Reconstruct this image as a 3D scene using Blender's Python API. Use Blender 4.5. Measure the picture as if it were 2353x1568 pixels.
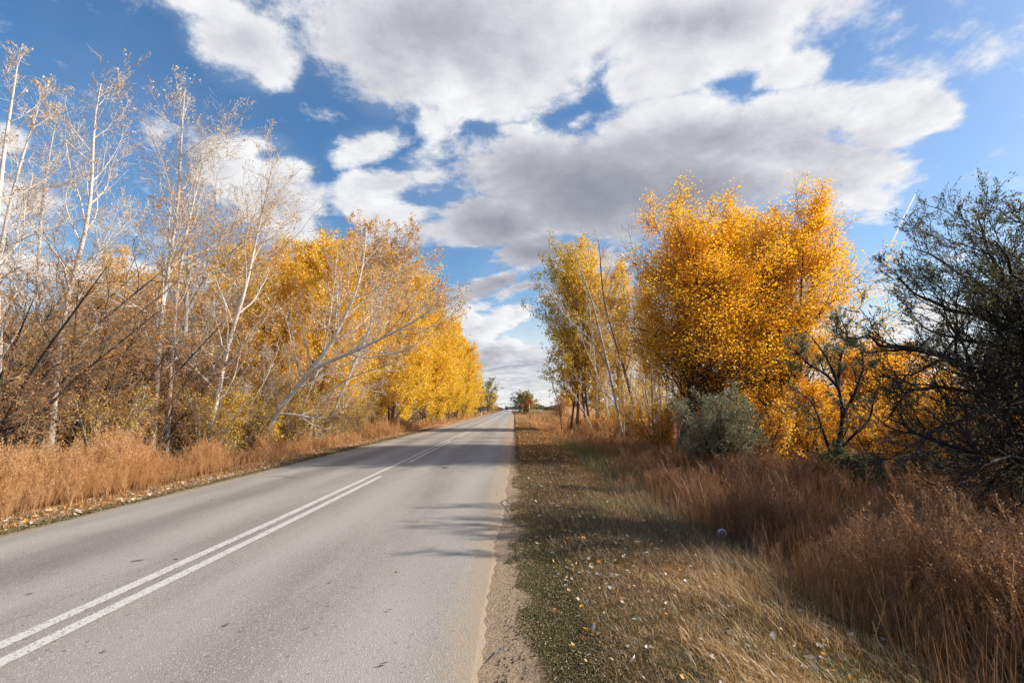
import bpy, math, random
import numpy as np
from mathutils import Vector, Matrix

# ------------------------------------------------------------------ camera, sun, sky, exposure
for o in list(bpy.data.objects):
    bpy.data.objects.remove(o)
SC = bpy.context.scene
COL = SC.collection
EYE = 1.7
PITCH = math.atan(154 / 1176)
CP, SP = math.cos(PITCH), math.sin(PITCH)
cam_data = bpy.data.cameras.new("camera")
cam_data.lens = 18.0
cam_data.sensor_width = 36.0
cam_data.clip_start = 0.05
cam_data.clip_end = 20000.0
cam = bpy.data.objects.new("camera", cam_data)
cam.location = (0, 0, EYE)
cam.rotation_euler = (math.pi / 2 + PITCH, 0, 0)
COL.objects.link(cam)
SC.camera = cam

SUN_EL, SUN_AZ = 31.0, 86.0           # azimuth clockwise from the road's direction (+Y)
el, az = math.radians(SUN_EL), math.radians(SUN_AZ)
to_sun = Vector((math.cos(el) * math.sin(az), math.cos(el) * math.cos(az), math.sin(el)))
sd = bpy.data.lights.new("sun", 'SUN')
sd.energy = 4.6
sd.angle = math.radians(0.8)
sd.color = (1.0, 0.93, 0.82)
sun = bpy.data.objects.new("sun", sd)
sun.rotation_euler = to_sun.to_track_quat('Z', 'Y').to_euler()
COL.objects.link(sun)

SC.view_settings.view_transform = 'Standard'
SC.view_settings.look = 'None'
SC.view_settings.exposure = 0.45
SC.view_settings.gamma = 1.0
SC.cycles.max_bounces = 5
SC.cycles.diffuse_bounces = 3
SC.cycles.glossy_bounces = 2
SC.cycles.transmission_bounces = 5
SC.cycles.transparent_max_bounces = 8
SC.cycles.caustics_reflective = False
SC.cycles.caustics_refractive = False


def ray(px, py):
    """direction of a picture position (2352 x 1568 grid) in world axes"""
    dx, dy = (px - 1176) / 1176.0, (784 - py) / 1176.0
    return dx, CP - dy * SP, SP + dy * CP


def at(px, py, Y):
    x, f, u = ray(px, py)
    return np.array([x * Y / f, Y, EYE + u * Y / f])


class NT:
    def __init__(s, tree):
        s.t = tree

    def n(s, kind, **kw):
        nd = s.t.nodes.new(kind)
        for k, v in kw.items():
            setattr(nd, k, v)
        return nd

    def put(s, sock, v):
        if isinstance(v, bpy.types.NodeSocket):
            s.t.links.new(v, sock)
        elif v is not None:
            sock.default_value = v

    def m(s, op, a, b=None, c=None, clamp=False):
        nd = s.n('ShaderNodeMath', operation=op, use_clamp=clamp)
        s.put(nd.inputs[0], a)
        if b is not None: s.put(nd.inputs[1], b)
        if c is not None: s.put(nd.inputs[2], c)
        return nd.outputs[0]

    def vec(s, x, y, z=0.0):
        nd = s.n('ShaderNodeCombineXYZ')
        s.put(nd.inputs[0], x); s.put(nd.inputs[1], y); s.put(nd.inputs[2], z)
        return nd.outputs[0]

    def vm(s, op, a, b=None):
        nd = s.n('ShaderNodeVectorMath', operation=op)
        s.put(nd.inputs[0], a)
        if b is not None: s.put(nd.inputs[1], b)
        return nd.outputs[0]

    def noise(s, v, scale, detail=4, rough=0.55, dist=0.0):
        nd = s.n('ShaderNodeTexNoise')
        s.put(nd.inputs['Vector'], v)
        nd.inputs['Scale'].default_value = scale
        nd.inputs['Detail'].default_value = detail
        nd.inputs['Roughness'].default_value = rough
        nd.inputs['Distortion'].default_value = dist
        return nd.outputs['Fac']

    def sstep(s, v, a, b):
        nd = s.n('ShaderNodeMapRange', interpolation_type='SMOOTHSTEP')
        s.put(nd.inputs[0], v)
        nd.inputs[1].default_value = a; nd.inputs[2].default_value = b
        nd.inputs[3].default_value = 0.0; nd.inputs[4].default_value = 1.0
        return nd.outputs[0]

    def mix(s, f, a, b, blend='MIX'):
        nd = s.n('ShaderNodeMix', data_type='RGBA', blend_type=blend)
        s.put(nd.inputs[0], f)
        s.put(nd.inputs[6], a if isinstance(a, bpy.types.NodeSocket) else (*a, 1))
        s.put(nd.inputs[7], b if isinstance(b, bpy.types.NodeSocket) else (*b, 1))
        return nd.outputs[2]

    def ramp(s, f, stops):
        nd = s.n('ShaderNodeValToRGB')
        el = nd.color_ramp.elements
        while len(el) < len(stops): el.new(0.5)
        for e, (p, c) in zip(el, stops):
            e.position = p; e.color = (*c, 1)
        s.put(nd.inputs[0], f)
        return nd.outputs[0]


def srgb(r, g, b):
    f = lambda c: (c / 255 / 12.92) if c / 255 <= 0.04045 else ((c / 255 + 0.055) / 1.055) ** 2.4
    return (f(r), f(g), f(b))


# ---- sky
world = bpy.data.worlds.new("World")
SC.world = world
world.use_nodes = True
wt = world.node_tree
wt.nodes.clear()
N = NT(wt)
tc = N.n('ShaderNodeTexCoord').outputs['Generated']
sky = N.n('ShaderNodeTexSky', sky_type='NISHITA')
sky.sun_disc = False
sky.sun_elevation = el
sky.sun_rotation = az
sky.air_density = 1.0
sky.dust_density = 0.9
sky.ozone_density = 1.6
N.put(sky.inputs[0], tc)
bg_sky = N.n('ShaderNodeBackground')
skc = N.n('ShaderNodeHueSaturation')
skc.inputs['Saturation'].default_value = 1.28
N.put(skc.inputs['Color'], sky.outputs[0])
N.put(bg_sky.inputs[0], skc.outputs[0])
bg_sky.inputs[1].default_value = 0.12

sep = N.n('ShaderNodeSeparateXYZ'); N.put(sep.inputs[0], tc)
dxx, dyy, dzz = sep.outputs
yy = N.m('ADD', N.m('ABSOLUTE', dyy), 0.02)
cu = N.m('DIVIDE', dxx, yy)
cv = N.m('DIVIDE', dzz, yy)
UV = N.vec(cu, cv)
# cloud-deck coordinates: features shrink towards the horizon
den = N.m('ADD', N.m('MAXIMUM', dzz, 0.0), 0.20)
DK = N.vec(N.m('DIVIDE', dxx, den), N.m('DIVIDE', dyy, den), 0.3)


def uvof(px, py):
    x, f, u = ray(px, py)
    return x / f, u / f


def field(blobs, uvsock, k=1.55):
    acc = None
    for (px, py, rx, ry, rot, w) in blobs:
        c = uvof(px, py)
        sx = (uvof(px + 5, py)[0] - uvof(px - 5, py)[0]) / 10
        sy = (uvof(px, py - 5)[1] - uvof(px, py + 5)[1]) / 10
        mp = N.n('ShaderNodeMapping', vector_type='TEXTURE')
        mp.inputs['Location'].default_value = (c[0], c[1], 0)
        mp.inputs['Rotation'].default_value = (0, 0, math.radians(rot))
        mp.inputs['Scale'].default_value = (rx * sx * k, ry * sy * k, 1)
        N.put(mp.inputs['Vector'], uvsock)
        g = N.n('ShaderNodeTexGradient', gradient_type='SPHERICAL')
        N.put(g.inputs[0], mp.outputs[0])
        v = g.outputs['Fac']
        if w != 1: v = N.m('MULTIPLY', v, w)
        if acc is None: acc = v
        else: acc = N.m('SMOOTH_MAX', acc, v, 0.12)
    return acc


CLOUDS = [
    (480, 20, 150, 60, -25, 1), (570, 100, 130, 85, -30, 1), (640, 170, 60, 40, 0, .85),
    (1000, 20, 290, 130, 0, 1.2), (950, 150, 140, 110, -35, 1.05), (1200, 110, 220, 110, 10, 1.1),
    (1130, 210, 130, 60, 15, 1), (1010, 290, 55, 50, 0, .7), (860, 340, 70, 45, 15, .7),
    (1500, 60, 130, 130, 0, 1.1), (1720, 60, 210, 90, 14, 1.1), (1600, 150, 120, 45, 20, .9), (1430, 180, 70, 55, 30, .85),
    (1830, 200, 70, 50, 0, .8), (1780, 200, 50, 26, 30, .6),
    (1300, 430, 270, 120, 0, 1.2), (1560, 340, 260, 95, 5, 1.1), (1800, 300, 170, 60, 10, 1), (1990, 300, 130, 45, 22, 1),
    (2095, 262, 70, 42, 0, .9), (1560, 440, 260, 80, 0, 1.1), (1860, 400, 170, 80, 0, 1), (1960, 470, 95, 50, 0, .9),
    (1100, 510, 110, 60, 0, 1), (1150, 300, 50, 30, 0, .6), (1290, 275, 50, 20, 20, .5),
    (1250, 600, 150, 45, 5, .9), (1130, 650, 75, 30, 10, .85), (1190, 690, 55, 22, 0, .8),
    (600, 335, 90, 30, 0, .75), (690, 410, 70, 50, 0, .9), (710, 500, 90, 75, 0, 1), (640, 470, 80, 80, 0, 1),
    (560, 430, 90, 80, 0, .8), (905, 435, 66, 42, 0, .85), (925, 505, 42, 36, 0, .75), (980, 420, 24, 20, 0, .6),
    (40, 480, 120, 55, 0, .9), (20, 350, 50, 40, 0, .8), (60, 640, 120, 50, 0, .85), (330, 640, 160, 60, 0, .7),
    (1040, 720, 60, 35, 0, .9), (1130, 790, 110, 50, 0, 1), (1060, 770, 70, 60, 0, .9), (1180, 742, 24, 14, 0, .7),
    (1215, 830, 90, 22, 0, .85), (1120, 850, 130, 25, 0, .9), (1150, 893, 300, 16, 0, .8), (1900, 800, 260, 60, 0, .8),
    (2130, 740, 160, 50, 0, .8), (1690, 700, 120, 60, 0, .8), (2200, 870, 200, 40, 0, .8), (2330, 5, 90, 18, 0, .7),
]
GREYS = [
    (1000, 60, 250, 100, 0, .52), (900, 190, 80, 70, 0, .35), (1230, 130, 90, 60, 0, .30), (1620, 60, 170, 50, 10, .45),
    (1350, 440, 260, 100, 0, 1.15), (1640, 350, 200, 60, 5, .6), (1560, 470, 230, 60, 0, 1.0), (1130, 520, 120, 50, 0, 1.05),
    (1250, 590, 130, 40, 0, 1.0), (1130, 660, 75, 25, 0, .95), (1830, 350, 130, 50, 0, .5), (1880, 440, 70, 40, 0, .4),
    (560, 110, 90, 50, 0, .35), (700, 480, 50, 60, 0, .35), (920, 430, 50, 40, 0, .3),
    (1100, 820, 120, 25, 0, .6), (1200, 850, 90, 18, 0, .55), (1190, 690, 45, 18, 0, .8), (1200, 880, 200, 10, 0, .35),
]
nz = N.noise(DK, 3.6, 10, 0.64, 0.15)
nz2 = N.noise(N.vm('ADD', DK, (0.034, 0.0, 0.015)), 3.6, 10, 0.64, 0.15)
nbig = N.noise(UV, 3.0, 3, 0.5)
warp = N.n('ShaderNodeTexNoise'); N.put(warp.inputs['Vector'], DK)
warp.inputs['Scale'].default_value = 1.7; warp.inputs['Detail'].default_value = 6
wv = N.vm('MULTIPLY', N.vm('SUBTRACT', warp.outputs['Color'], (0.5, 0.5, 0.5)), (0.24, 0.18, 0.0))
UVW = N.vm('ADD', UV, wv)
fld = N.m('MINIMUM', field(CLOUDS, UVW), 0.9)
gry = field(GREYS, UVW, 1.75)
dens = N.m('ADD', N.m('MULTIPLY', fld, 1.75), N.m('MULTIPLY', N.m('SUBTRACT', nz, 0.5), 3.2))
mask = N.sstep(dens, 0.24, 0.86)
# thin veil on the rest of the sky
veil = N.m('MULTIPLY', N.sstep(N.m('ADD', fld, N.m('MULTIPLY', N.m('SUBTRACT', nbig, 0.5), .6)), -0.05, 0.6), 0.18)
mask = N.m('MAXIMUM', mask, veil)
hz = N.m('MULTIPLY', N.m('SUBTRACT', 1.0, N.sstep(cv, 0.02, 0.26)), 0.86)
mask = N.m('MAXIMUM', mask, hz)
thick = N.sstep(N.m('ADD', dens, 0.0), 0.8, 2.0)
relief = N.m('MULTIPLY', N.m('SUBTRACT', nz2, nz), 1.6)
nmid = N.noise(DK, 1.3, 5, 0.55)
gsum = N.m('ADD', N.m('MULTIPLY', gry, N.m('ADD', 0.55, N.m('MULTIPLY', nmid, 1.7))), N.m('MULTIPLY', thick, 0.12))
gsum = N.m('ADD', gsum, relief)
gsum = N.m('ADD', gsum, N.m('MULTIPLY', N.m('SUBTRACT', nz, 0.5), 0.35))
gsh = N.m('DIVIDE', gsum, 1.72, clamp=True)
ccol = N.ramp(gsh, [(0.0, (0.97, 0.975, 0.99)), (0.2, (0.74, 0.745, 0.79)), (0.42, (0.50, 0.51, 0.575)), (0.7, (0.355, 0.37, 0.435)), (1.0, (0.27, 0.285, 0.345))])
bg_cl = N.n('ShaderNodeBackground')
N.put(bg_cl.inputs[0], ccol)
bg_cl.inputs[1].default_value = 0.72
mxs = N.n('ShaderNodeMixShader')
N.put(mxs.inputs[0], mask); N.put(mxs.inputs[1], bg_sky.outputs[0]); N.put(mxs.inputs[2], bg_cl.outputs[0])
outw = N.n('ShaderNodeOutputWorld')
N.put(outw.inputs[0], mxs.outputs[0])
world.cycles.sampling_method = 'MANUAL'
world.cycles.sample_map_resolution = 512


# ------------------------------------------------------------------ mesh helpers
def tag(o, label=None, cat=None, group=None, kind=None):
    if label: o['label'] = label
    if cat: o['category'] = cat
    if group: o['group'] = group
    if kind: o['kind'] = kind
    return o


class MB:
    def __init__(s):
        s.V, s.Q, s.M, s.A, s.n = [], [], [], [], 0

    def add(s, V, Q, mat=0, rnd=0.5):
        V = np.asarray(V, dtype=np.float32).reshape(-1, 3)
        Q = np.asarray(Q, dtype=np.int64).reshape(-1, 4)
        s.V.append(V); s.Q.append(Q + s.n); s.n += len(V)
        s.M.append(np.full(len(Q), mat, dtype=np.int32))
        a = np.empty(len(Q), dtype=np.float32); a[:] = rnd
        s.A.append(a)
        return s

    def arrays(s):
        return np.concatenate(s.V), np.concatenate(s.Q), np.concatenate(s.M), np.concatenate(s.A)

    def mesh(s, name, mats, smooth=False):
        V, Q, M, A = s.arrays()
        me = bpy.data.meshes.new(name)
        me.vertices.add(len(V)); me.vertices.foreach_set('co', V.ravel())
        me.loops.add(len(Q) * 4); me.polygons.add(len(Q))
        me.loops.foreach_set('vertex_index', Q.ravel().astype(np.int32))
        me.polygons.foreach_set('loop_start', (np.arange(len(Q)) * 4).astype(np.int32))
        me.polygons.foreach_set('material_index', M)
        me.polygons.foreach_set('use_smooth', np.full(len(Q), smooth, dtype=bool))
        me.update(calc_edges=True)
        at_ = me.attributes.new('rnd', 'FLOAT', 'FACE')
        at_.data.foreach_set('value', A)
        for m in mats: me.materials.append(m)
        return me

    def build(s, name, mats, parent=None, smooth=False):
        if not isinstance(mats, (list, tuple)): mats = [mats]
        o = bpy.data.objects.new(name, s.mesh(name, mats, smooth))
        COL.objects.link(o)
        if parent: o.parent = parent
        return o


def nrm(v):
    return v / np.maximum(np.linalg.norm(v, axis=-1, keepdims=True), 1e-9)


def tubes(P, R, sides=5):
    n, m, _ = P.shape
    T = nrm(np.gradient(P, axis=1))
    mean = nrm(P[:, -1] - P[:, 0])
    ref = np.zeros((n, 3)); ref[np.arange(n), np.argmin(np.abs(mean), axis=1)] = 1
    a = nrm(np.cross(T, ref[:, None, :])); b = np.cross(T, a)
    ang = np.arange(sides) / sides * 2 * np.pi
    V = P[:, :, None, :] + R[:, :, None, None] * (np.cos(ang)[None, None, :, None] * a[:, :, None, :] + np.sin(ang)[None, None, :, None] * b[:, :, None, :])
    base = (np.arange(n) * m * sides)[:, None, None] + (np.arange(m - 1) * sides)[None, :, None]
    k = np.arange(sides)[None, None, :]; k2 = (np.arange(sides) + 1)[None, None, :] % sides
    Q = np.stack([base + k, base + k2, base + sides + k2, base + sides + k], axis=-1)
    return V.reshape(-1, 3), Q.reshape(-1, 4)


def ribbons(P, W, side):
    n, m, _ = P.shape
    V = np.stack([P - side[:, None, :] * W[:, :, None] * .5, P + side[:, None, :] * W[:, :, None] * .5], axis=2)
    base = (np.arange(n) * m * 2)[:, None] + (np.arange(m - 1) * 2)[None, :]
    Q = np.stack([base, base + 1, base + 3, base + 2], axis=-1)
    return V.reshape(-1, 3), Q.reshape(-1, 4)


def leafq(rng, C, size, aspect=0.8, fold=0.15, flat=0.0, axis=None, droop=0.0):
    """one folded diamond per leaf"""
    n = len(C)
    u = rng.normal(size=(n, 3)); u[:, 2] -= droop
    if axis is not None: u = axis * 1.0 + u * 0.45
    u = nrm(u)
    w = rng.normal(size=(n, 3)); w[:, 2] += flat
    v = nrm(np.cross(u, w)); nn = np.cross(u, v)
    s = np.asarray(size).reshape(-1, 1) * np.ones((n, 1))
    V = np.stack([C - u * s * .5, C + v * s * aspect * .5 - u * s * .06 + nn * s * fold,
                  C + u * s * .5, C - v * s * aspect * .5 - u * s * .06 + nn * s * fold], axis=1)
    Q = (np.arange(n) * 4)[:, None] + np.arange(4)[None, :]
    return V.reshape(-1, 3), Q


def grow(rng, P, R, n, t0=.1, t1=1., ang=50, angv=12, L=.5, prof=None, absL=False, fall=.5, up=.1, m=5, wig=.15,
         rf=.6, rmin=.003, bias=None, rmax=9.):
    nb, mp, _ = P.shape
    Lp = np.linalg.norm(np.diff(P, axis=1), axis=2).sum(1)
    t = (np.arange(n)[None, :] + rng.random((nb, n))) / n * (t1 - t0) + t0
    f = t * (mp - 1); i = np.clip(f.astype(int), 0, mp - 2); w = (f - i)[..., None]
    bi = np.arange(nb)[:, None]
    pos = P[bi, i] * (1 - w) + P[bi, i + 1] * w
    T = nrm(P[bi, i + 1] - P[bi, i])
    r = R[bi, i] * (1 - w[..., 0]) + R[bi, i + 1] * w[..., 0]
    a = nrm(np.cross(T, rng.normal(size=T.shape)))
    an = np.radians(ang + angv * rng.normal(size=t.shape))[..., None]
    d = np.cos(an) * T + np.sin(an) * a
    if bias is not None: d = d + np.asarray(bias)
    d = nrm(d)
    ln = L * (0.65 + 0.7 * rng.random(t.shape))
    if not absL: ln = ln * Lp[:, None]
    if prof is not None: ln = ln * np.interp(t, [q[0] for q in prof], [q[1] for q in prof])
    else: ln = ln * (1 - fall * t)
    k = nb * n
    pos, d, ln, r = pos.reshape(k, 3), d.reshape(k, 3), ln.reshape(k), r.reshape(k)
    out = np.empty((k, m, 3)); out[:, 0] = pos
    st = (ln / (m - 1))[:, None]
    for q in range(1, m):
        d = d + wig * rng.normal(size=d.shape); d[:, 2] += up
        d = nrm(d)
        out[:, q] = out[:, q - 1] + d * st
    r0 = np.minimum(np.minimum(r * rf, rmax), 0.02 + ln * 0.03)
    s = np.linspace(0, 1, m)[None, :]
    RR = np.maximum(r0[:, None] * (1 - s) ** .8, rmin)
    return out, RR


def stem(pts, m=14, r0=.1, r1=.012, wob=0.0, rng=None):
    pts = np.asarray(pts, dtype=float)
    d = np.concatenate([[0], np.cumsum(np.linalg.norm(np.diff(pts, axis=0), axis=1))])
    q = np.linspace(0, d[-1], m)
    P = np.stack([np.interp(q, d, pts[:, k]) for k in range(3)], axis=1)
    P[1:-1] = (P[:-2] + 2 * P[1:-1] + P[2:]) / 4
    if wob and rng is not None: P[1:] += rng.normal(size=P[1:].shape) * wob
    s = np.linspace(0, 1, m)
    R = r0 * (1 - s) ** .75 + r1
    R[0] *= 1.35
    return P, R


def pts_on(rng, P, k, spread):
    """k random points along each branch"""
    nb, m, _ = P.shape
    t = rng.random((nb, k)) ** .8 * (m - 1); i = np.clip(t.astype(int), 0, m - 2); w = (t - i)[..., None]
    bi = np.arange(nb)[:, None]
    C = P[bi, i] * (1 - w) + P[bi, i + 1] * w
    ax = nrm(P[bi, i + 1] - P[bi, i])
    return (C + rng.normal(size=C.shape) * spread).reshape(-1, 3), ax.reshape(-1, 3)


# ------------------------------------------------------------------ materials
def newmat(name):
    m = bpy.data.materials.new(name); m.use_nodes = True
    m.node_tree.nodes.clear()
    return m, NT(m.node_tree)


def leafmat(name, cols, trans=0.42, tcol=(1.15, 1.0, 0.6), rough=0.5, gloss=0.06):
    m, n = newmat(name)
    a = n.n('ShaderNodeAttribute', attribute_name='rnd').outputs['Fac']
    col = n.ramp(a, [(i / (len(cols) - 1), srgb(*c)) for i, c in enumerate(cols)])
    d = n.n('ShaderNodeBsdfDiffuse'); n.put(d.inputs[0], col)
    tr = n.n('ShaderNodeBsdfTranslucent')
    n.put(tr.inputs[0], n.mix(1.0, col, tcol, 'MULTIPLY'))
    mx = n.n('ShaderNodeMixShader'); mx.inputs[0].default_value = trans
    n.put(mx.inputs[1], d.outputs[0]); n.put(mx.inputs[2], tr.outputs[0])
    g = n.n('ShaderNodeBsdfGlossy'); g.inputs['Roughness'].default_value = rough
    g.inputs['Color'].default_value = (.9, .9, .9, 1)
    m2 = n.n('ShaderNodeMixShader'); m2.inputs[0].default_value = gloss
    n.put(m2.inputs[1], mx.outputs[0]); n.put(m2.inputs[2], g.outputs[0])
    o = n.n('ShaderNodeOutputMaterial'); n.put(o.inputs[0], m2.outputs[0])
    return m


def barkmat(name, c1, c2, c3, scale=6, patch=.55, zdark=None):
    m, n = newmat(name)
    co = n.n('ShaderNodeTexCoord').outputs['Object']
    st = n.vm('MULTIPLY', co, (1.0, 1.0, 1.0))
    a = n.noise(st, scale, 5, .6)
    b = n.noise(n.vm('MULTIPLY', co, (3.0, 3.0, 14.0)), 2.2, 3, .6)
    col = n.mix(n.sstep(a, .35, .7), srgb(*c1), srgb(*c2))
    col = n.mix(n.sstep(b, patch, patch + .12), col, srgb(*c3))
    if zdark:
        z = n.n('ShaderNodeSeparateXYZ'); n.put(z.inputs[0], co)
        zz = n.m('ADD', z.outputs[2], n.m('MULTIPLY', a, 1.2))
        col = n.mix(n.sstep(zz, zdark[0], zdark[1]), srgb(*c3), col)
    bs = n.n('ShaderNodeBsdfPrincipled'); n.put(bs.inputs['Base Color'], col)
    bs.inputs['Roughness'].default_value = .8
    bm = n.n('ShaderNodeBump'); bm.inputs['Strength'].default_value = .4; bm.inputs['Distance'].default_value = .01
    n.put(bm.inputs['Height'], n.noise(n.vm('MULTIPLY', co, (6., 6., 2.)), 8, 4, .6)); n.put(bs.inputs['Normal'], bm.outputs[0])
    o = n.n('ShaderNodeOutputMaterial'); n.put(o.inputs[0], bs.outputs[0])
    return m


def plain(name, c, rough=.6, metal=0., noise=.12, scale=12, emit=0):
    m, n = newmat(name)
    co = n.n('ShaderNodeTexCoord').outputs['Object']
    f = n.noise(co, scale, 4, .6)
    base = srgb(*c)
    col = n.mix(f, tuple(x * (1 - noise) for x in base), tuple(min(1, x * (1 + noise)) for x in base))
    bs = n.n('ShaderNodeBsdfPrincipled'); n.put(bs.inputs['Base Color'], col)
    bs.inputs['Roughness'].default_value = rough; bs.inputs['Metallic'].default_value = metal
    if emit:
        n.put(bs.inputs['Emission Color'], (*base, 1)); bs.inputs['Emission Strength'].default_value = emit
    o = n.n('ShaderNodeOutputMaterial'); n.put(o.inputs[0], bs.outputs[0])
    return m


M = {}
M['gold'] = leafmat('gold_leaves', [(226, 174, 22), (245, 198, 30), (253, 212, 42), (254, 224, 70), (236, 206, 44)], .45, (1.05, 1., .8))
M['amber'] = leafmat('amber_leaves', [(226, 164, 40), (242, 190, 52), (250, 206, 66), (252, 218, 90), (234, 180, 56)], .45, (1.02, 1., .85))
M['orange'] = leafmat('orange_leaves', [(236, 168, 26), (248, 186, 34), (254, 200, 44), (255, 212, 64), (244, 190, 44)], .60, (1.06, 1.0, .75))
M['rust'] = leafmat('rust_leaves', [(176, 104, 44), (206, 130, 50), (222, 148, 62), (206, 160, 84), (160, 110, 60)], .35, (1.05, 1., .8))
M['yelgreen'] = leafmat('yellow_green_leaves', [(120, 136, 36), (170, 168, 42), (220, 194, 48), (244, 204, 62), (248, 216, 90)], .58, (1.05, 1., .8))
M['green'] = leafmat('green_leaves', [(60, 84, 30), (88, 104, 30), (130, 128, 30), (180, 150, 30), (206, 170, 36)], .40)
M['pale'] = leafmat('pale_leaves', [(206, 140, 60), (232, 168, 56), (240, 184, 74), (232, 218, 196), (240, 234, 222)], .35, (1., 1., .9))
M['olive'] = leafmat('grey_green_leaves', [(86, 80, 54), (102, 96, 66), (120, 114, 82), (142, 136, 106), (112, 102, 60)], .40, (1., 1., .7), .5, .03)
M['silver'] = leafmat('silver_leaves', [(106, 106, 78), (128, 130, 98), (148, 150, 118), (178, 180, 150), (122, 120, 80)], .30, (1., 1., .8), .45, .05)
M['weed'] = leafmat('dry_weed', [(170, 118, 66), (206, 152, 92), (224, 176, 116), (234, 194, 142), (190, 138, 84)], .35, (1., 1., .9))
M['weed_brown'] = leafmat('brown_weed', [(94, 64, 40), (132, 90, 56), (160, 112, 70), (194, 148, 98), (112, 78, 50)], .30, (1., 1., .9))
M['straw'] = leafmat('dry_grass', [(112, 84, 50), (180, 142, 88), (220, 184, 126), (242, 216, 168), (204, 152, 80)], .30, (1., 1., .9))
M['grass'] = leafmat('green_grass', [(82, 92, 46), (98, 112, 52), (116, 126, 62), (142, 138, 82), (162, 144, 94)], .35)
M['cover'] = leafmat('low_cover', [(84, 84, 44), (110, 104, 56), (136, 118, 68), (152, 122, 76), (122, 90, 58)], .25)
M['fallen'] = leafmat('fallen_leaves', [(196, 186, 172), (222, 214, 202), (206, 176, 140), (220, 160, 40), (150, 100, 60)], .15, (1, 1, .9))
M['fallen_gold'] = leafmat('fallen_golden_leaves', [(150, 96, 40), (190, 130, 50), (214, 156, 60), (226, 180, 90), (230, 210, 180)], .2)
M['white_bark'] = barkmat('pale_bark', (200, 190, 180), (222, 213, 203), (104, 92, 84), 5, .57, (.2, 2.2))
M['grey_bark'] = barkmat('grey_bark', (160, 154, 144), (190, 184, 172), (96, 88, 78), 5, .56)
M['twig'] = barkmat('pale_twigs', (206, 192, 174), (222, 210, 196), (170, 146, 120), 9, .6)
M['tantwig'] = barkmat('tan_twigs', (146, 118, 86), (176, 148, 114), (96, 76, 54), 9, .58)
M['dark_bark'] = barkmat('dark_bark', (58, 50, 44), (82, 72, 60), (120, 96, 50), 4, .68)
M['black_bark'] = barkmat('blackish_bark', (34, 29, 27), (48, 42, 38), (26, 22, 20), 4, .6)
M['brown_bark'] = barkmat('brown_bark', (104, 86, 66), (130, 110, 86), (70, 56, 44), 4, .58)


# ------------------------------------------------------------------ the road and the land
def road_right(y):
    return np.interp(y, [-30, 0, 3.5, 8, 17, 30, 55, 90, 122, 200, 300, 532, 900],
                     [-.25, -.2, -.16, -.08, .0, .1, .22, .4, .5, .45, .2, -2.7, -14.])


RW = 6.85


def sst(x, a, b):
    t = np.clip((x - a) / (b - a), 0, 1)
    return t * t * (3 - 2 * t)


def gz(x, y):
    x = np.asarray(x, float); y = np.asarray(y, float)
    R = road_right(y)
    dr = x - R; dl = (R - RW) - x
    z = np.full(np.broadcast(x, y).shape, -0.10)
    near = np.where(dr > -.3, -0.020 - 0.015 * sst(dr, 0.1, .5) - .33 * sst(dr, 1.2, 4.2), z)
    near = np.where(dl > -.3, -0.020 - 0.03 * sst(dl, .1, .6) - .20 * sst(dl, 1.0, 3.0), near)
    bump = .018 * np.sin(x * 2.3 + 1.3 * np.sin(y * .9)) * np.sin(y * 1.7 + x) + .05 * np.sin(x * .5 + .3) * np.sin(y * .37)
    fine = .0015 * np.sin(x * 31 + y * 13) + .002 * np.sin(x * 17 - y * 23 + 1) + .003 * np.sin(y * 3.1 + 2 * np.sin(x * 11)) + .002 * np.sin(y * 1.1)
    near = near + fine * ((dr > -.3) | (dl > -.3)) + bump * (sst(dr, .1, 1.2) + sst(dl, .1, 1.2))
    return near


def grid(xs, ys, zf):
    X, Y = np.meshgrid(xs, ys)
    V = np.stack([X, Y, zf(X, Y)], -1).reshape(-1, 3)
    nx, ny = len(xs), len(ys)
    i = np.arange(ny - 1)[:, None] * nx + np.arange(nx - 1)[None, :]
    Q = np.stack([i, i + 1, i + nx + 1, i + nx], -1).reshape(-1, 4)
    return V, Q


def geo(a, b, n):
    return a * (b / a) ** (np.arange(n) / (n - 1))


xs = np.concatenate([-geo(14, 4000, 40)[::-1], np.arange(-13.8, -7.8, .3), np.arange(-7.7, -5.9, .06), np.arange(-5.6, -.7, .7), np.arange(-.6, 2.0, .06), np.arange(2.1, 13.8, .3), geo(14, 4000, 40)])
ys = np.concatenate([[-3000, -800, -200, -60, -20, -8, -3, 0], np.arange(1.5, 14, .07), np.arange(14, 30, .25), geo(30.3, 6000, 130)])
g = MB(); V_, Q_ = grid(xs, ys, gz); g.add(V_, Q_)

m, n = newmat('ground_soil')
co = n.n('ShaderNodeTexCoord').outputs['Object']
sp = n.n('ShaderNodeSeparateXYZ'); n.put(sp.inputs[0], co)
nA = n.noise(co, 1.3, 6, .6); nB = n.noise(co, 9, 6, .65); nC = n.noise(co, 55, 4, .7)
soil = n.mix(n.sstep(nB, .35, .65), srgb(72, 58, 42), srgb(104, 86, 64))
soil = n.mix(n.sstep(nC, .5, .75), soil, srgb(160, 136, 104))
wood = n.mix(n.sstep(nB, .4, .65), srgb(92, 62, 34), srgb(140, 98, 52))
wood = n.mix(n.sstep(nC, .58, .66), wood, srgb(190, 138, 66))
xa = n.m('ADD', sp.outputs[0], n.m('MULTIPLY', n.m('SUBTRACT', nB, .5), 1.6))
inwood = n.m('ADD', n.sstep(xa, .9, 2.4), n.m('SUBTRACT', 1.0, n.sstep(xa, -9.0, -7.9)))
col = n.mix(inwood, soil, wood)
xb = n.m('ADD', sp.outputs[0], n.m('MULTIPLY', n.m('SUBTRACT', nB, .5), .55))
sand = n.m('SUBTRACT', 1.0, n.sstep(xb, .02, .30))
sand = n.m('MULTIPLY', sand, n.sstep(xb, -7.6, -7.3))
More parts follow.
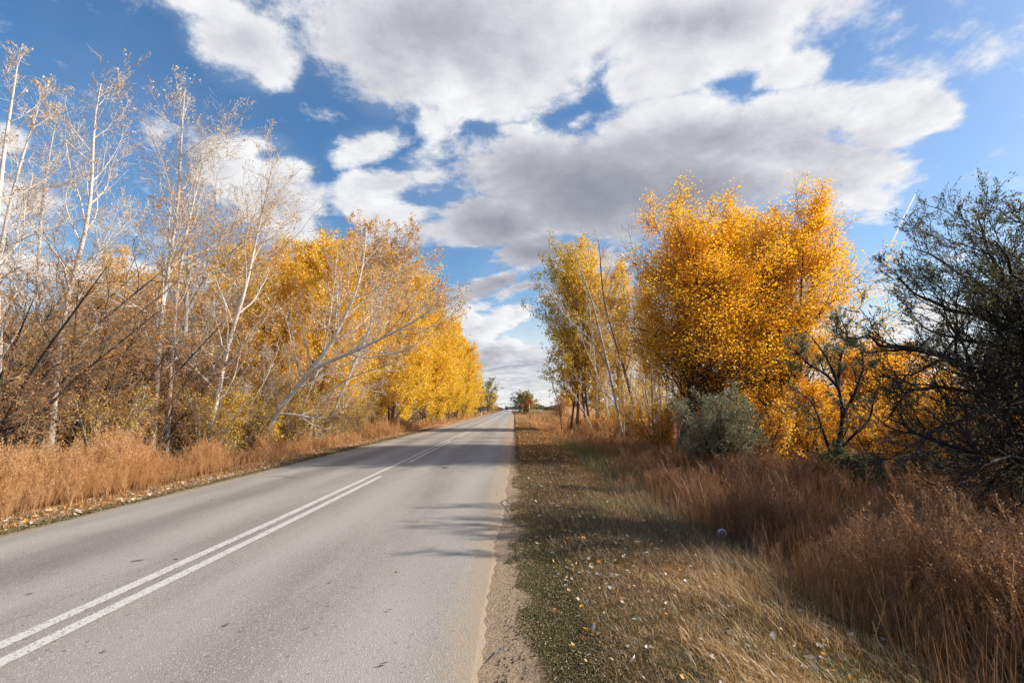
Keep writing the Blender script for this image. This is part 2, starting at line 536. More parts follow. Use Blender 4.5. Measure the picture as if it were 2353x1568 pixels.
sandc = n.mix(n.sstep(nC, .4, .7), srgb(150, 128, 104), srgb(184, 162, 136))
col = n.mix(sand, col, sandc)
fary = n.sstep(sp.outputs[1], 200, 700)
col = n.mix(fary, col, srgb(160, 130, 92))
bs = n.n('ShaderNodeBsdfPrincipled'); n.put(bs.inputs['Base Color'], col); bs.inputs['Roughness'].default_value = .95
bs.inputs['Specular IOR Level'].default_value = .1
bm = n.n('ShaderNodeBump'); bm.inputs['Strength'].default_value = .8; bm.inputs['Distance'].default_value = .03
n.put(bm.inputs['Height'], n.m('ADD', nC, n.m('MULTIPLY', nB, 2.0))); n.put(bs.inputs['Normal'], bm.outputs[0])
n.put(n.n('ShaderNodeOutputMaterial').inputs[0], bs.outputs[0])
M['soil'] = m
tag(g.build('ground', m, smooth=True), kind='structure')

# road: asphalt slab with ragged edges
rng = np.random.default_rng(3)
ry = np.concatenate([np.arange(-12, 40, .12), geo(40.2, 900, 160)])


def rag(y, seed):
    r = np.random.default_rng(seed)
    v = np.zeros_like(y)
    for k in range(9):
        fq = .3 * 1.45 ** k
        v += np.sin(y * fq + r.random() * 6.28) * .035 / (1 + k * .25)
    return v * .38


offs = np.array([0, .10, .4, 1, 2, 3, 3.4, 4, 5, 6, 6.45, 6.75, RW])
Rr = road_right(ry)
XX = Rr[:, None] - offs[None, :]
e1, e2 = rag(ry, 1), rag(ry, 2) * .8
XX[:, 0] += e1; XX[:, 1] += e1; XX[:, 2] += e1 * .5; XX[:, -1] += e2; XX[:, -2] += e2
ZZ = np.zeros_like(XX) + np.interp(offs, [0, .1, .4, 3.4, 6.45, 6.75, RW], [-.034, -.014, 0, .02, 0, -.014, -.034])[None, :]
V_ = np.stack([XX, np.repeat(ry[:, None], len(offs), 1), ZZ], -1).reshape(-1, 3)
nx, ny = len(offs), len(ry)
i = np.arange(ny - 1)[:, None] * nx + np.arange(nx - 1)[None, :]
Q_ = np.stack([i + 1, i, i + nx, i + nx + 1], -1).reshape(-1, 4)
rd = MB(); rd.add(V_, Q_)
for c, s in ((0, 1), (nx - 1, -1)):      # side skirts
    top = V_.reshape(ny, nx, 3)[:, c]; bot = top.copy(); bot[:, 2] -= .08; bot[:, 0] += s * .02
    VV = np.concatenate([top, bot]); k = np.arange(ny - 1)
    rd.add(VV, np.stack([k, k + 1, k + 1 + ny, k + ny], -1))
m, n = newmat('asphalt')
co = n.n('ShaderNodeTexCoord').outputs['Object']
sp = n.n('ShaderNodeSeparateXYZ'); n.put(sp.inputs[0], co)
f1 = n.noise(co, 140, 3, .7); f2 = n.noise(n.vm('MULTIPLY', co, (1., .18, 1.)), 1.1, 5, .6); f3 = n.noise(co, 38, 3, .6)
vo = n.n('ShaderNodeTexVoronoi'); n.put(vo.inputs['Vector'], co); vo.inputs['Scale'].default_value = 95
vo2 = n.n('ShaderNodeTexVoronoi'); n.put(vo2.inputs['Vector'], co); vo2.inputs['Scale'].default_value = 42
vsep = n.n('ShaderNodeSeparateXYZ'); n.put(vsep.inputs[0], vo.outputs['Color'])
vsep2 = n.n('ShaderNodeSeparateXYZ'); n.put(vsep2.inputs[0], vo2.outputs['Color'])
base = n.mix(n.sstep(f2, .32, .68), srgb(142, 134, 124), srgb(168, 160, 149))
base = n.mix(n.m('MULTIPLY', n.sstep(f1, .3, .7), .5), base, srgb(128, 121, 112))
base = n.mix(n.m('MULTIPLY', n.sstep(vsep.outputs[0], .86, .95), .55), base, srgb(196, 190, 182))
base = n.mix(n.m('MULTIPLY', n.sstep(vsep2.outputs[0], .975, .99), .45), base, srgb(58, 54, 54))
# worn wheel tracks run along the road: paler polished bands and browner dusty margins
u = n.m('ADD', sp.outputs[0], n.m('MULTIPLY', n.m('SUBTRACT', n.noise(n.vm('MULTIPLY', co, (.6, .12, 1.)), 1.0, 3), .5), .9))
trk = None
for c in (-.95, -2.55, -4.5, -6.05):
    t = n.m('SUBTRACT', 1.0, n.sstep(n.m('ABSOLUTE', n.m('SUBTRACT', u, c)), .05, .55))
    trk = t if trk is None else n.m('MAXIMUM', trk, t)
base = n.mix(n.m('MULTIPLY', trk, .40), base, srgb(180, 173, 163))
oil = n.m('SUBTRACT', 1.0, n.sstep(n.m('ABSOLUTE', n.m('SUBTRACT', u, -5.3)), .1, .5))
base = n.mix(n.m('MULTIPLY', oil, .35), base, srgb(110, 104, 100))
edge = n.m('SUBTRACT', 1.0, n.sstep(n.m('SUBTRACT', n.m('MULTIPLY', n.m('ADD', u, .0), -1.0), 0.0), .0, .75))
base = n.mix(n.m('MULTIPLY', edge, .45), base, srgb(190, 175, 152))
dust = n.m('SUBTRACT', 1.0, n.sstep(n.m('ADD', n.m('MULTIPLY', sp.outputs[0], -1.0), n.m('MULTIPLY', n.m('SUBTRACT', n.noise(co, 5, 6, .65), .5), .55)), .12, .62))
base = n.mix(n.m('MULTIPLY', dust, .85), base, srgb(168, 146, 120))
edgel = n.m('SUBTRACT', 1.0, n.sstep(n.m('ADD', u, 6.95), .0, .5))
base = n.mix(n.m('MULTIPLY', edgel, .5), base, srgb(176, 164, 146))
bs = n.n('ShaderNodeBsdfPrincipled'); n.put(bs.inputs['Base Color'], base); bs.inputs['Roughness'].default_value = .85
bs.inputs['Specular IOR Level'].default_value = .35
bm = n.n('ShaderNodeBump'); bm.inputs['Strength'].default_value = .55; bm.inputs['Distance'].default_value = .006
n.put(bm.inputs['Height'], n.m('ADD', f1, n.m('ADD', f3, vo.outputs['Distance']))); n.put(bs.inputs['Normal'], bm.outputs[0])
n.put(n.n('ShaderNodeOutputMaterial').inputs[0], bs.outputs[0])
M['asphalt'] = m
tag(rd.build('road', m, smooth=False), kind='structure')

# road paint
m, n = newmat('road_paint')
co = n.n('ShaderNodeTexCoord').outputs['Object']
vo = n.n('ShaderNodeTexVoronoi'); n.put(vo.inputs['Vector'], co); vo.inputs['Scale'].default_value = 75
vsep = n.n('ShaderNodeSeparateXYZ'); n.put(vsep.inputs[0], vo.outputs['Color'])
w = n.sstep(n.m('ADD', vsep.outputs[1], n.m('MULTIPLY', n.noise(co, 2.5, 6, .65), .40)), 1.03, 1.13)
col = n.mix(n.m('MULTIPLY', w, .85), srgb(206, 202, 192), srgb(110, 104, 98))
col = n.mix(n.m('MULTIPLY', n.sstep(n.noise(co, 60, 3), .45, .7), .35), col, srgb(170, 165, 155))
bs = n.n('ShaderNodeBsdfPrincipled'); n.put(bs.inputs['Base Color'], col); bs.inputs['Roughness'].default_value = .7
n.put(n.n('ShaderNodeOutputMaterial').inputs[0], bs.outputs[0])
M['paint'] = m


def stripe(mb, off, w, y0, y1):
    q = np.linspace(y0, y1, max(2, int((y1 - y0) / (.5 if y0 < 40 else 4)) + 1))
    c = road_right(q) - off
    zc = .02 * (1 - abs(off - 3.4) / 3.4 * .2) + .006
    jl = np.random.default_rng(int(y0 * 10 + 99)).normal(size=(2, len(q))) * .003
    V = np.stack([np.stack([c - w / 2 + jl[0], q, np.full_like(q, zc)], -1), np.stack([c + w / 2 + jl[1], q, np.full_like(q, zc)], -1)], 1).reshape(-1, 3)
    k = np.arange(len(q) - 1) * 2
    mb.add(V, np.stack([k, k + 1, k + 3, k + 2], -1))


mk = MB()
stripe(mk, 3.50, .12, -8, 320)
stripe(mk, 3.25, .12, 1.0, 13.15)
y = 16.7
while y < 300:
    stripe(mk, 3.25, .12, y, y + 10.4); y += 14.05
tag(mk.build('road_markings', m), kind='structure')

# tarred repair marks and stains lying on the asphalt
tm = plain('tar', (52, 48, 46), .5)
def blot(px, py, w, l, seed, name, label):
    x, f, u_ = ray(px, py); Y = EYE * f / -u_; X = x * Y / f
    r = np.random.default_rng(seed); k = 14
    a = np.arange(k) / k * 2 * np.pi
    rr = .6 + .4 * r.random(k)
    ring = np.stack([X + np.cos(a) * rr * w / 2, Y + np.sin(a) * rr * l / 2, np.full(k, .026)], -1)
    V = np.concatenate([[[X, Y, .034]], ring]); Q = [[0, 1 + i, 1 + (i + 1) % k, 1 + (i + 1) % k] for i in range(k)]
    mb = MB()
    # thin crumpled patch with a real edge
    low = ring.copy(); low[:, 2] = .02; low[:, :2] = (low[:, :2] - [X, Y]) * 1.05 + [X, Y]
    V = np.concatenate([ring, low, [[X, Y, .034]]])
    q = [[i, (i + 1) % k, k + (i + 1) % k, k + i] for i in range(k)] + [[2 * k, i, (i + 1) % k, (i + 2) % k] for i in range(0, k, 2)]
    mb.add(V, q)
    return tag(mb.build(name, tm), label, 'debris')
mb = MB(); rt = np.random.default_rng(12)
for (a, c, w_, l_, rot) in [(640, 1094, .75, .07, .3), (668, 1097, .6, .06, -.2), (655, 1083, .5, .03, .1), (600, 1078, .9, .025, 0), (700, 1086, .5, .03, .2), (925, 1068, .30, .10, .4), (905, 1062, .35, .05, .1),
                            (930, 1080, .25, .12, .2), (317, 1291, .16, .05, .5), (404, 1288, .08, .04, .1), (68, 1368, .10, .03, .2), (880, 1530, .09, .03, .5), (1395 - 500, 1405, .05, .03, 0), (238, 1503, .05, .03, 0), (1090, 1063, .5, .02, 0),
                            (1150, 1500, .3, .025, 1.2), (760, 1340, .05, .03, .3), (520, 1440, .06, .03, .9)]:
    x_, f_, u_ = ray(a, c); Y_ = EYE * f_ / -u_; X_ = x_ * Y_ / f_; k = 12
    t_ = np.arange(k) / k * 2 * np.pi; rr_ = .55 + .45 * rt.random(k)
    ex, ey = np.cos(t_) * rr_ * w_ / 2, np.sin(t_) * rr_ * l_ / 2 * (1 + .5 * np.sin(np.cos(t_) * 5))
    px_, py_ = ex * math.cos(rot) - ey * math.sin(rot), ex * math.sin(rot) + ey * math.cos(rot)
    zz_ = .0265 - .006 * abs((X_ + px_) + 3.4) / 3.4
    ring = np.stack([X_ + px_, Y_ + py_, zz_], -1)
    mb.add(np.concatenate([ring, [[X_, Y_, .027 - .006 * abs(X_ + 3.4) / 3.4]]]), [[k, i_, (i_ + 1) % k, (i_ + 2) % k] for i_ in range(0, k, 2)])
tag(mb.build('road_stains', plain('worn_tar', (104, 98, 92), .7, noise=.4, scale=60)), kind='structure')
blot(1022, 1075, .22, .16, 4, 'rubber_scrap', 'small black scrap lying in the middle of the right lane')


# ------------------------------------------------------------------ trees
def empty(name, loc, rz=0, sc=1.0):
    o = bpy.data.objects.new(name, None)
    o.empty_display_size = .3
    o.location = loc; o.rotation_euler = (0, 0, rz)
    o.scale = (sc, sc, sc) if not isinstance(sc, tuple) else sc
    COL.objects.link(o)
    return o


def copy_tree(src, loc, rz=0, sc=1.0, label=None, group=None):
    c = src.copy(); COL.objects.link(c)
    c.location = loc; c.rotation_euler = (0, 0, rz)
    c.scale = (sc, sc, sc) if not isinstance(sc, tuple) else sc
    if label: c['label'] = label
    if group: c['group'] = group
    for ch in src.children:
        d = ch.copy(); COL.objects.link(d); d.parent = c
        for g2 in ch.children:
            e = g2.copy(); COL.objects.link(e); e.parent = d
    return c


def tree(name, label, cat, loc, stems, levels, leaf, bark, twig, leafm, seed=1, group=None, nwood=1, rz=0, sc=1.0, m0=14, wob=.0):
    rng = np.random.default_rng(seed)
    root = empty(name, loc, rz, sc)
    tag(root, label, cat, group)
    Ps, Rs = zip(*[stem(p, m0, r0, r1, wob, rng) for (p, r0, r1) in stems])
    P, R = np.stack(Ps), np.stack(Rs)
    wood, crown = MB(), MB()
    V, Q = tubes(P, R, 9); wood.add(V, Q)
    allP = None
    for k, lv in enumerate(levels):
        lv = dict(lv); sides = lv.pop('sides', 4 if k < nwood else 3); rib = lv.pop('rib', False)
        P, R = grow(rng, P, R, **lv)
        if rib:
            V, Q = ribbons(P, R * 2.2, nrm(rng.normal(size=(len(P), 3))))
        else:
            V, Q = tubes(P, R, sides)
        (wood if k < nwood else crown).add(V, Q, 0)
    if leaf:
        lf = dict(leaf)
        C, ax = pts_on(rng, P, lf['k'], lf.get('spread', .06))
        if lf.get('frac', 1) < 1:
            kz = np.interp(C[:, 2], *lf['fz']) if 'fz' in lf else lf['frac']
            keep = rng.random(len(C)) < kz
            if 'clump' in lf:
                cl = np.sin(C[:, 0] * 2.1 + seed) * np.sin(C[:, 1] * 2.3) * np.sin(C[:, 2] * 1.9 + 1)
                keep &= cl > lf['clump'] + .25 * rng.normal(size=len(C))
            C, ax = C[keep], ax[keep]
        size = lf['size'] * (.7 + .6 * rng.random(len(C)))
        V, Q = leafq(rng, C, size, lf.get('aspect', .85), lf.get('fold', .14), lf.get('flat', .2),
                     ax if lf.get('along') else None, lf.get('droop', .3))
        rn = rng.random(len(C))
        if 'rnd' in lf: rn = lf['rnd'](C, rn)
        crown.add(V, Q, 1, np.clip(rn, 0, 1))
    wood.build('trunk', [bark], root, smooth=True)
    crown.build('crown', [twig, leafm], root)
    return root


def G(x, y, dz=-.05):
    return (float(x), float(y), float(gz(x, y)) + dz)


def pxstem(pp, Y, base=None, dY=0.0):
    """stem through picture positions at distance Y (dY: how far it leans away by its top); returns base xyz and relative points"""
    k = len(pp)
    w = [at(p[0], p[1], Y + dY * i / (k - 1)) for i, p in enumerate(pp)]
    x0, y0, _ = w[0]
    b = np.array(G(x0, y0)) if base is None else np.array(base)
    low = w[0][2] < 1.2
    pts = ([[x0, y0, float(gz(x0, y0)) - .1]] if low else []) + [list(q) for q in w if q[2] > .25]
    return b, [list(np.array(q) - b) for q in pts]


# ---- bare pale aspens on the left, each built for itself
PROF_A = [(0, .3), (.3, .85), (.55, 1.0), (.8, .7), (1, .3)]


def aspen(label, stems_px, Y, seed, r=.08, L=2.6, t0=.28, leaf=None, dens=1.0, bark='white_bark', n1=17, dY=0.0, ang=36, up=.10, bias=None):
    b = None; st = []
    for s in stems_px:
        pp, rr = s[0], s[1]
        b2, pts = pxstem(pp, Y + (s[2] if len(s) > 2 else 0), None if b is None else None, dY)
        if b is None: b = b2
        off = b2 - b
        st.append(([list(np.array(q) + off) for q in pts], rr, .012))
    lv = [dict(n=int(n1 * 1.25), t0=t0 * .75, t1=.98, ang=ang + 5, angv=10, L=L * 1.1, absL=True, prof=PROF_A, up=up, m=9, wig=.11, rf=.5, rmin=.006, sides=5, bias=bias),
          dict(n=int(8 * dens), t0=.15, t1=1, ang=38, angv=12, L=.52, fall=.55, up=.08, m=6, wig=.13, rf=.6, rmin=.0045),
          dict(n=6, t0=.15, t1=1, ang=40, angv=14, L=.55, fall=.5, up=.06, m=5, wig=.15, rf=.6, rmin=.003),
          dict(n=4, t0=.15, t1=1, ang=42, L=.6, fall=.4, up=.05, m=3, wig=.14, rf=.7, rmin=.0024, rib=True)]
    lf = leaf or dict(k=1, frac=.5, fz=([3, 8, 11], [.07, .07, .16]), size=.06, spread=.02, fold=.2)
    return tree('aspen_tree', label, 'tree', tuple(b), st, lv, lf, M[bark], M['twig'], M['pale'], seed=seed, group='bare pale aspens left of the road', nwood=1)


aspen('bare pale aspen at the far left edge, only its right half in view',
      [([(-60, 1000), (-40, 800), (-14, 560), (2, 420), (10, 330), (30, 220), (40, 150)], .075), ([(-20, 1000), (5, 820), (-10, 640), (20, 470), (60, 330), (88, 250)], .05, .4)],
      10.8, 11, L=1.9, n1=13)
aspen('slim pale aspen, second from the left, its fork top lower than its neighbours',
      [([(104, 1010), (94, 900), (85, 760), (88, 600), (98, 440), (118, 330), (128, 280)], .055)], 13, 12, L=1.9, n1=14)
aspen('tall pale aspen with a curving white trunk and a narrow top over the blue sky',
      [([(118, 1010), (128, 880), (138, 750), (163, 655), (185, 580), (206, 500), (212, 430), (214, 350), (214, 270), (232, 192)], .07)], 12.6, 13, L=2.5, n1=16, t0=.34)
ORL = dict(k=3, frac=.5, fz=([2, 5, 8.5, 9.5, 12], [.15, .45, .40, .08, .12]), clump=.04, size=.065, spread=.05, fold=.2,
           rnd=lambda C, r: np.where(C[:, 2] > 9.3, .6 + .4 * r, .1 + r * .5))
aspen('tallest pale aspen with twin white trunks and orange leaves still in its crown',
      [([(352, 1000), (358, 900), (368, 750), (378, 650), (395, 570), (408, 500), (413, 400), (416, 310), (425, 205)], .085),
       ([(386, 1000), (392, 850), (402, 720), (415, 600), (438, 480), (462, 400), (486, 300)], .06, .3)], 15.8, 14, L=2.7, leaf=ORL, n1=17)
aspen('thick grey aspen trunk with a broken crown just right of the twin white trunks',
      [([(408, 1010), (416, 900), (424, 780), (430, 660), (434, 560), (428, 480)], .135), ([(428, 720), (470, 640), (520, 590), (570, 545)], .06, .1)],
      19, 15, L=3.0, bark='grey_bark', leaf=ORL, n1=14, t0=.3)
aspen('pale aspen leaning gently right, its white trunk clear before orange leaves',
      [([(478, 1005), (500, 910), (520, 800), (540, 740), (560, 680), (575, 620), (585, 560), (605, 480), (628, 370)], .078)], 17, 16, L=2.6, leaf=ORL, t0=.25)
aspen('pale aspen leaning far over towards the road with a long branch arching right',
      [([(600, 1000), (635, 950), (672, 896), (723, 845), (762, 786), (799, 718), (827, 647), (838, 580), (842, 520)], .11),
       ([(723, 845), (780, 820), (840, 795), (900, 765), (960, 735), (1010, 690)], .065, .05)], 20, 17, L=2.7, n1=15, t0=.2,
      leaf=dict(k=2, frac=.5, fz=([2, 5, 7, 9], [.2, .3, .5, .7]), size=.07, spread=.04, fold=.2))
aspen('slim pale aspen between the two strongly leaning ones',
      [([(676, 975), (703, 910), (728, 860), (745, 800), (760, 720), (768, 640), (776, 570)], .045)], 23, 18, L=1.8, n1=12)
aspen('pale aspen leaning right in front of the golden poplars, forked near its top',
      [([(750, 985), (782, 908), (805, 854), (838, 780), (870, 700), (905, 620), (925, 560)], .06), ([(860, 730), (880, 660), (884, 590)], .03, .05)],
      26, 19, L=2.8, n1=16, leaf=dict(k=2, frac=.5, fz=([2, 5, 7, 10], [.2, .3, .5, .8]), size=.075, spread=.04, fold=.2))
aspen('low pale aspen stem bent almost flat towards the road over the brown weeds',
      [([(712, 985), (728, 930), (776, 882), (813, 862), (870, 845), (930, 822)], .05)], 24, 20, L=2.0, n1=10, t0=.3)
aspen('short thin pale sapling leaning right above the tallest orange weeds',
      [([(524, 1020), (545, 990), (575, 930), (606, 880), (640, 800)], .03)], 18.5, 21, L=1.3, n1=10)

# ---- dark-branched thicket on the left
def bush_stems(rng, n, h, spread, r, lean=(0, 0), curve=.35):
    st = []
    for k in range(n):
        a = k / n * 6.283 + rng.random() * .8
        s = spread * (.35 + .65 * rng.random()); hh = h * (.7 + .4 * rng.random())
        dx, dy = math.cos(a) * s + lean[0], math.sin(a) * s + lean[1]
        b = (.12 * math.cos(a), .12 * math.sin(a))
        pts = [[b[0], b[1], -.15], [b[0] + dx * .18, b[1] + dy * .18, hh * .28], [b[0] + dx * .5, b[1] + dy * .5, hh * .62], [b[0] + dx, b[1] + dy, hh]]
        st.append((pts, r * (.7 + .5 * rng.random()), .008))
    return st


rg = np.random.default_rng(50)
def thicket(seed, leafk=2, frac=.55, lean=(.8, 0), lm='rust', tw='tantwig', bk='dark_bark', h=5.0, n=9, spread=2.4, size=.055, clump=None, r=.045):
    r_ = np.random.default_rng(seed)
    lf = dict(k=leafk, frac=frac, size=size, spread=.05, fold=.22)
    if clump is not None: lf['clump'] = clump
    return tree('thicket_shrub', 'x', 'shrub', (0, 0, 0), bush_stems(r_, n, h, spread, r, lean), [
        dict(n=10, t0=.12, t1=.97, ang=42, L=h * .36, absL=True, fall=.5, up=.05, m=7, wig=.16, rf=.6, rmin=.006),
        dict(n=8, t0=.1, t1=1, ang=45, L=.5, fall=.4, up=.03, m=5, wig=.18, rf=.6, rmin=.0035),
        dict(n=6, t0=.1, t1=1, ang=48, L=.6, fall=.4, up=.02, m=4, wig=.18, rf=.6, rmin=.003),
    ], lf, M[bk], M[tw], M[lm], seed=seed)


thA = thicket(31, frac=.7, size=.045); thB = thicket(32, size=.045, lean=(1.6, .3), h=5.2, frac=.4)
TH = [(thA, -10.9, 15.6, 2.0, .8, 'low tangled shrub in front of the twin white trunks, just behind the orange weeds'),
      (thB, -10.9, 18.0, 2.6, .8, 'low tangled shrub before the gently leaning pale aspen'),
      (thB, -12.6, 20.5, 3.6, .9, 'tangled shrub between the gently leaning and the strongly leaning aspens'),
      (thA, -10.8, 23.0, .9, .7, 'low brown shrub under the branch that arches right'),
      (thA, -12.4, 6.6, 1.4, 1.0, 'rust leaved shrub cut by the left edge of the photo'),
      (thA, -12.0, 8.4, .2, .95, 'dark branched rust leaved shrub nearest the camera at the left edge'),
      (thB, -11.2, 10.8, 0, .95, 'tangled dark branched shrub under the slim pale aspen'),
      (thB, -13.6, 12.8, .5, 1.15, 'tall tangled shrub behind the first two left shrubs'),
      (thA, -11.6, 13.6, -.3, .95, 'rust leaved shrub left of the twin white trunks, arching over the weeds'),
      (thB, -12.4, 16.2, .2, .95, 'dark branched shrub around the foot of the twin white trunks'),
      (thA, -14.6, 17.0, 1.1, 1.1, 'rust leaved shrub behind the twin white trunks'),
      (thA, -11.8, 19.6, .1, .8, 'brown shrub beside the gently leaning pale aspen'),
      (thB, -15.5, 10.0, 1.0, 1.1, 'tall rust leaved shrub seen behind the far left aspens'),
      (thA, -13.2, 22.5, .4, .85, 'brown shrub behind the strongly leaning aspen')]
first = set()
for (src, x, y, rz, s, lab) in TH:
    if src not in first:
        first.add(src); src.location = G(x, y); src.rotation_euler = (0, 0, rz); src.scale = (s, s, s); src['label'] = lab
        src['group'] = 'tangled shrubs left of the road'
    else:
        copy_tree(src, G(x, y), rz, s, lab, 'tangled shrubs left of the road')

# low shrub with small yellow leaves in front of the leaning aspens
yl = thicket(35, leafk=3, frac=.8, lean=(.1, 0), lm='gold', tw='twig', bk='grey_bark', h=2.3, n=8, spread=1.3, size=.06, r=.02)
yl['label'] = 'low shrub with small yellow leaves at the foot of the leaning aspens'; yl['group'] = 'small yellow leaved shrubs left of the road'
yl.location = G(-10.4, 18.3)
copy_tree(yl, G(-10.2, 21.0), 2., .95, 'second low yellow leaved shrub, nearer the golden poplars', 'small yellow leaved shrubs left of the road')
copy_tree(yl, G(-10.6, 24.6), 4., .9, 'third low yellow leaved shrub, just before the golden poplars', 'small yellow leaved shrubs left of the road')


pw = thicket(38, leafk=1, frac=.5, lean=(.7, 0), lm='gold', tw='tantwig', bk='grey_bark', h=3.0, n=9, spread=1.5, size=.06, r=.022)
pwg = 'pale twiggy shrubs under the aspens'
for i, (x, y, s_, lab) in enumerate([(-9.9, 16.8, .85, 'pale twiggy shrub at the foot of the gently leaning aspen'), (-10.0, 19.6, .95, 'pale twiggy shrub at the foot of the strongly leaning aspen'),
        (-9.6, 22.6, .95, 'pale twiggy shrub right of the strongly leaning aspen base'), (-9.5, 25.5, .95, 'pale twiggy shrub under the forked leaning aspen'),
        (-9.7, 29, .95, 'pale twiggy shrub against the first golden poplars'), (-9.8, 33, .9, 'rightmost pale twiggy shrub before the golden foliage'),
        (-10.4, 13.2, .8, 'pale twiggy shrub behind the brightest orange weeds')]):
    if i == 0: pw.location = G(x, y); pw.scale = (s_,) * 3; pw['label'] = lab; pw['group'] = pwg
    else: copy_tree(pw, G(x, y), i * .5 - 1, s_, lab, pwg)


# ---- leafy poplar prototypes
def poplar(seed, h, rad, lm, n_stems=3, z0=.04, leaf_size=.10, k=7, bark='brown_bark', twig='tantwig', name='poplar_tree', n1=22, n2=7, n3=5, prof=None, ang=48, rnd=None,
           frac=1., fz=None, clump=None, spread=.10, tilt=0.12, r=.10, up=.07, flat=.2, droop=.3, label='x', aspect=.9, stemshift=.5):
    r_ = np.random.default_rng(seed); st = []
    for q in range(n_stems):
        a = q / max(n_stems, 1) * 6.283 + r_.random()
        s = tilt * h * (0.4 + .8 * r_.random()) * (0 if n_stems == 1 else 1)
        hh = h * (.82 + .18 * r_.random()) if q else h * .93
        st.append(([[.25 * math.cos(a) * stemshift, .25 * math.sin(a) * stemshift, -.2], [s * .3 * math.cos(a), s * .3 * math.sin(a), hh * .3],
                    [s * .7 * math.cos(a), s * .7 * math.sin(a), hh * .65], [s * math.cos(a), s * math.sin(a), hh]], r * (.75 + .4 * r_.random()), .012))
    lf = dict(k=k, size=leaf_size, spread=spread, flat=flat, droop=droop, frac=frac, aspect=aspect)
    if rnd: lf['rnd'] = rnd
    if fz: lf['fz'] = fz; lf['frac'] = .99
    if clump is not None: lf['clump'] = clump; lf['frac'] = .99
    return tree(name, label, 'tree', (0, 0, 0), st, [
        dict(n=n1, t0=z0, t1=.99, ang=ang, angv=10, L=rad, absL=True, prof=prof or [(0, .75), (.25, 1), (.6, .9), (.85, .6), (1, .3)], up=up, m=8, wig=.09, rf=.5, rmin=.008, rmax=.035),
        dict(n=n2, t0=.15, t1=1, ang=42, L=.42, fall=.4, up=.06, m=5, wig=.13, rf=.6, rmin=.005),
        dict(n=n3, t0=.15, t1=1, ang=42, L=.55, fall=.35, up=.03, m=4, wig=.13, rf=.6, rmin=.003),
    ], lf, M[bark], M[twig], M[lm], seed=seed, nwood=1)


SKIRT = [(0, 1.0), (.3, 1), (.6, 1), (.85, .8), (1, .45)]
gA = poplar(61, 13.5, 3.6, 'gold', prof=SKIRT, z0=.03, k=13, n1=28, leaf_size=.13, spread=.14)
gB = poplar(62, 13.5, 3.4, 'gold', n_stems=4, prof=SKIRT, z0=.05, k=13, n1=26, leaf_size=.13, spread=.14, rnd=lambda C, r: r * .8 + .1 * (C[:, 2] < 5))
gC = poplar(63, 12.5, 3.3, 'amber', n_stems=3, prof=SKIRT, z0=.08, k=10, n1=25, leaf_size=.12, spread=.13, rnd=lambda C, r: np.clip(r * .9, 0, 1))
gpop = 'golden poplars in the wall of trees left of the road'
WALL = [  # front row
    (gC, -12.3, 26.5, .72, 'first golden orange poplar of the left row, behind the leaning aspens'),
    (gA, -11.9, 31, .80, 'golden poplar behind the forked leaning aspen'),
    (gB, -11.6, 36, .92, 'golden poplar just right of the leaning aspens, third in the front row'),
    (gC, -11.4, 41.5, 1.02, 'orange tinted poplar, fourth in the left front row'),
    (gA, -11.0, 47.5, 1.06, 'tall golden poplar where the left wall starts to slope down'),
    (gB, -10.8, 54, 1.07, 'golden poplar, sixth in the left front row'),
    (gA, -10.4, 61, 1.05, 'golden poplar, seventh in the left front row'),
    (gB, -9.9, 69, 1.0, 'golden poplar, eighth in the left front row'),
    (gA, -9.6, 77.5, .96, 'bright golden poplar halfway down the sloping edge of the left tree wall'),
    (gB, -9.4, 87, .92, 'golden poplar, tenth in the left front row'),
    (gA, -9.3, 97, .86, 'golden poplar, eleventh in the left front row'),
    (gB, -9.2, 107, .82, 'rightmost golden poplar of the dense left tree wall'),
    (gC, -16.5, 21, .56, 'low orange poplar behind the twin white trunks'),
    (gC, -17.5, 27, .66, 'orange poplar in the second row behind the gently leaning aspen'),
    (gA, -17.5, 33, .80, 'golden poplar in the second row showing its top left of the leaning aspens'),
    (gC, -17.2, 39, .92, 'orange topped poplar in the second row on the skyline'),
    (gB, -17, 46, 1.0, 'golden poplar in the second row behind the leaning aspen top'),
    (gA, -17, 54, 1.06, 'golden poplar in the second row just behind the highest point of the left wall'),
    (gB, -16.5, 64, 1.02, 'golden poplar in the second row, mostly hidden by the front row'),
]
used = set()
rw = random.Random(5)
for (src, x, y, s, lab) in WALL:
    rz = rw.random() * 6.28
    sc_ = (s * rw.uniform(.95, 1.1), s * rw.uniform(1.0, 1.15), s * 1.1)
    if src not in used:
        used.add(src); src.location = G(x, y); src.rotation_euler = (0, 0, rz); src.scale = sc_; src['label'] = lab; src['group'] = gpop
    else: copy_tree(src, G(x, y), rz, sc_, lab, gpop)

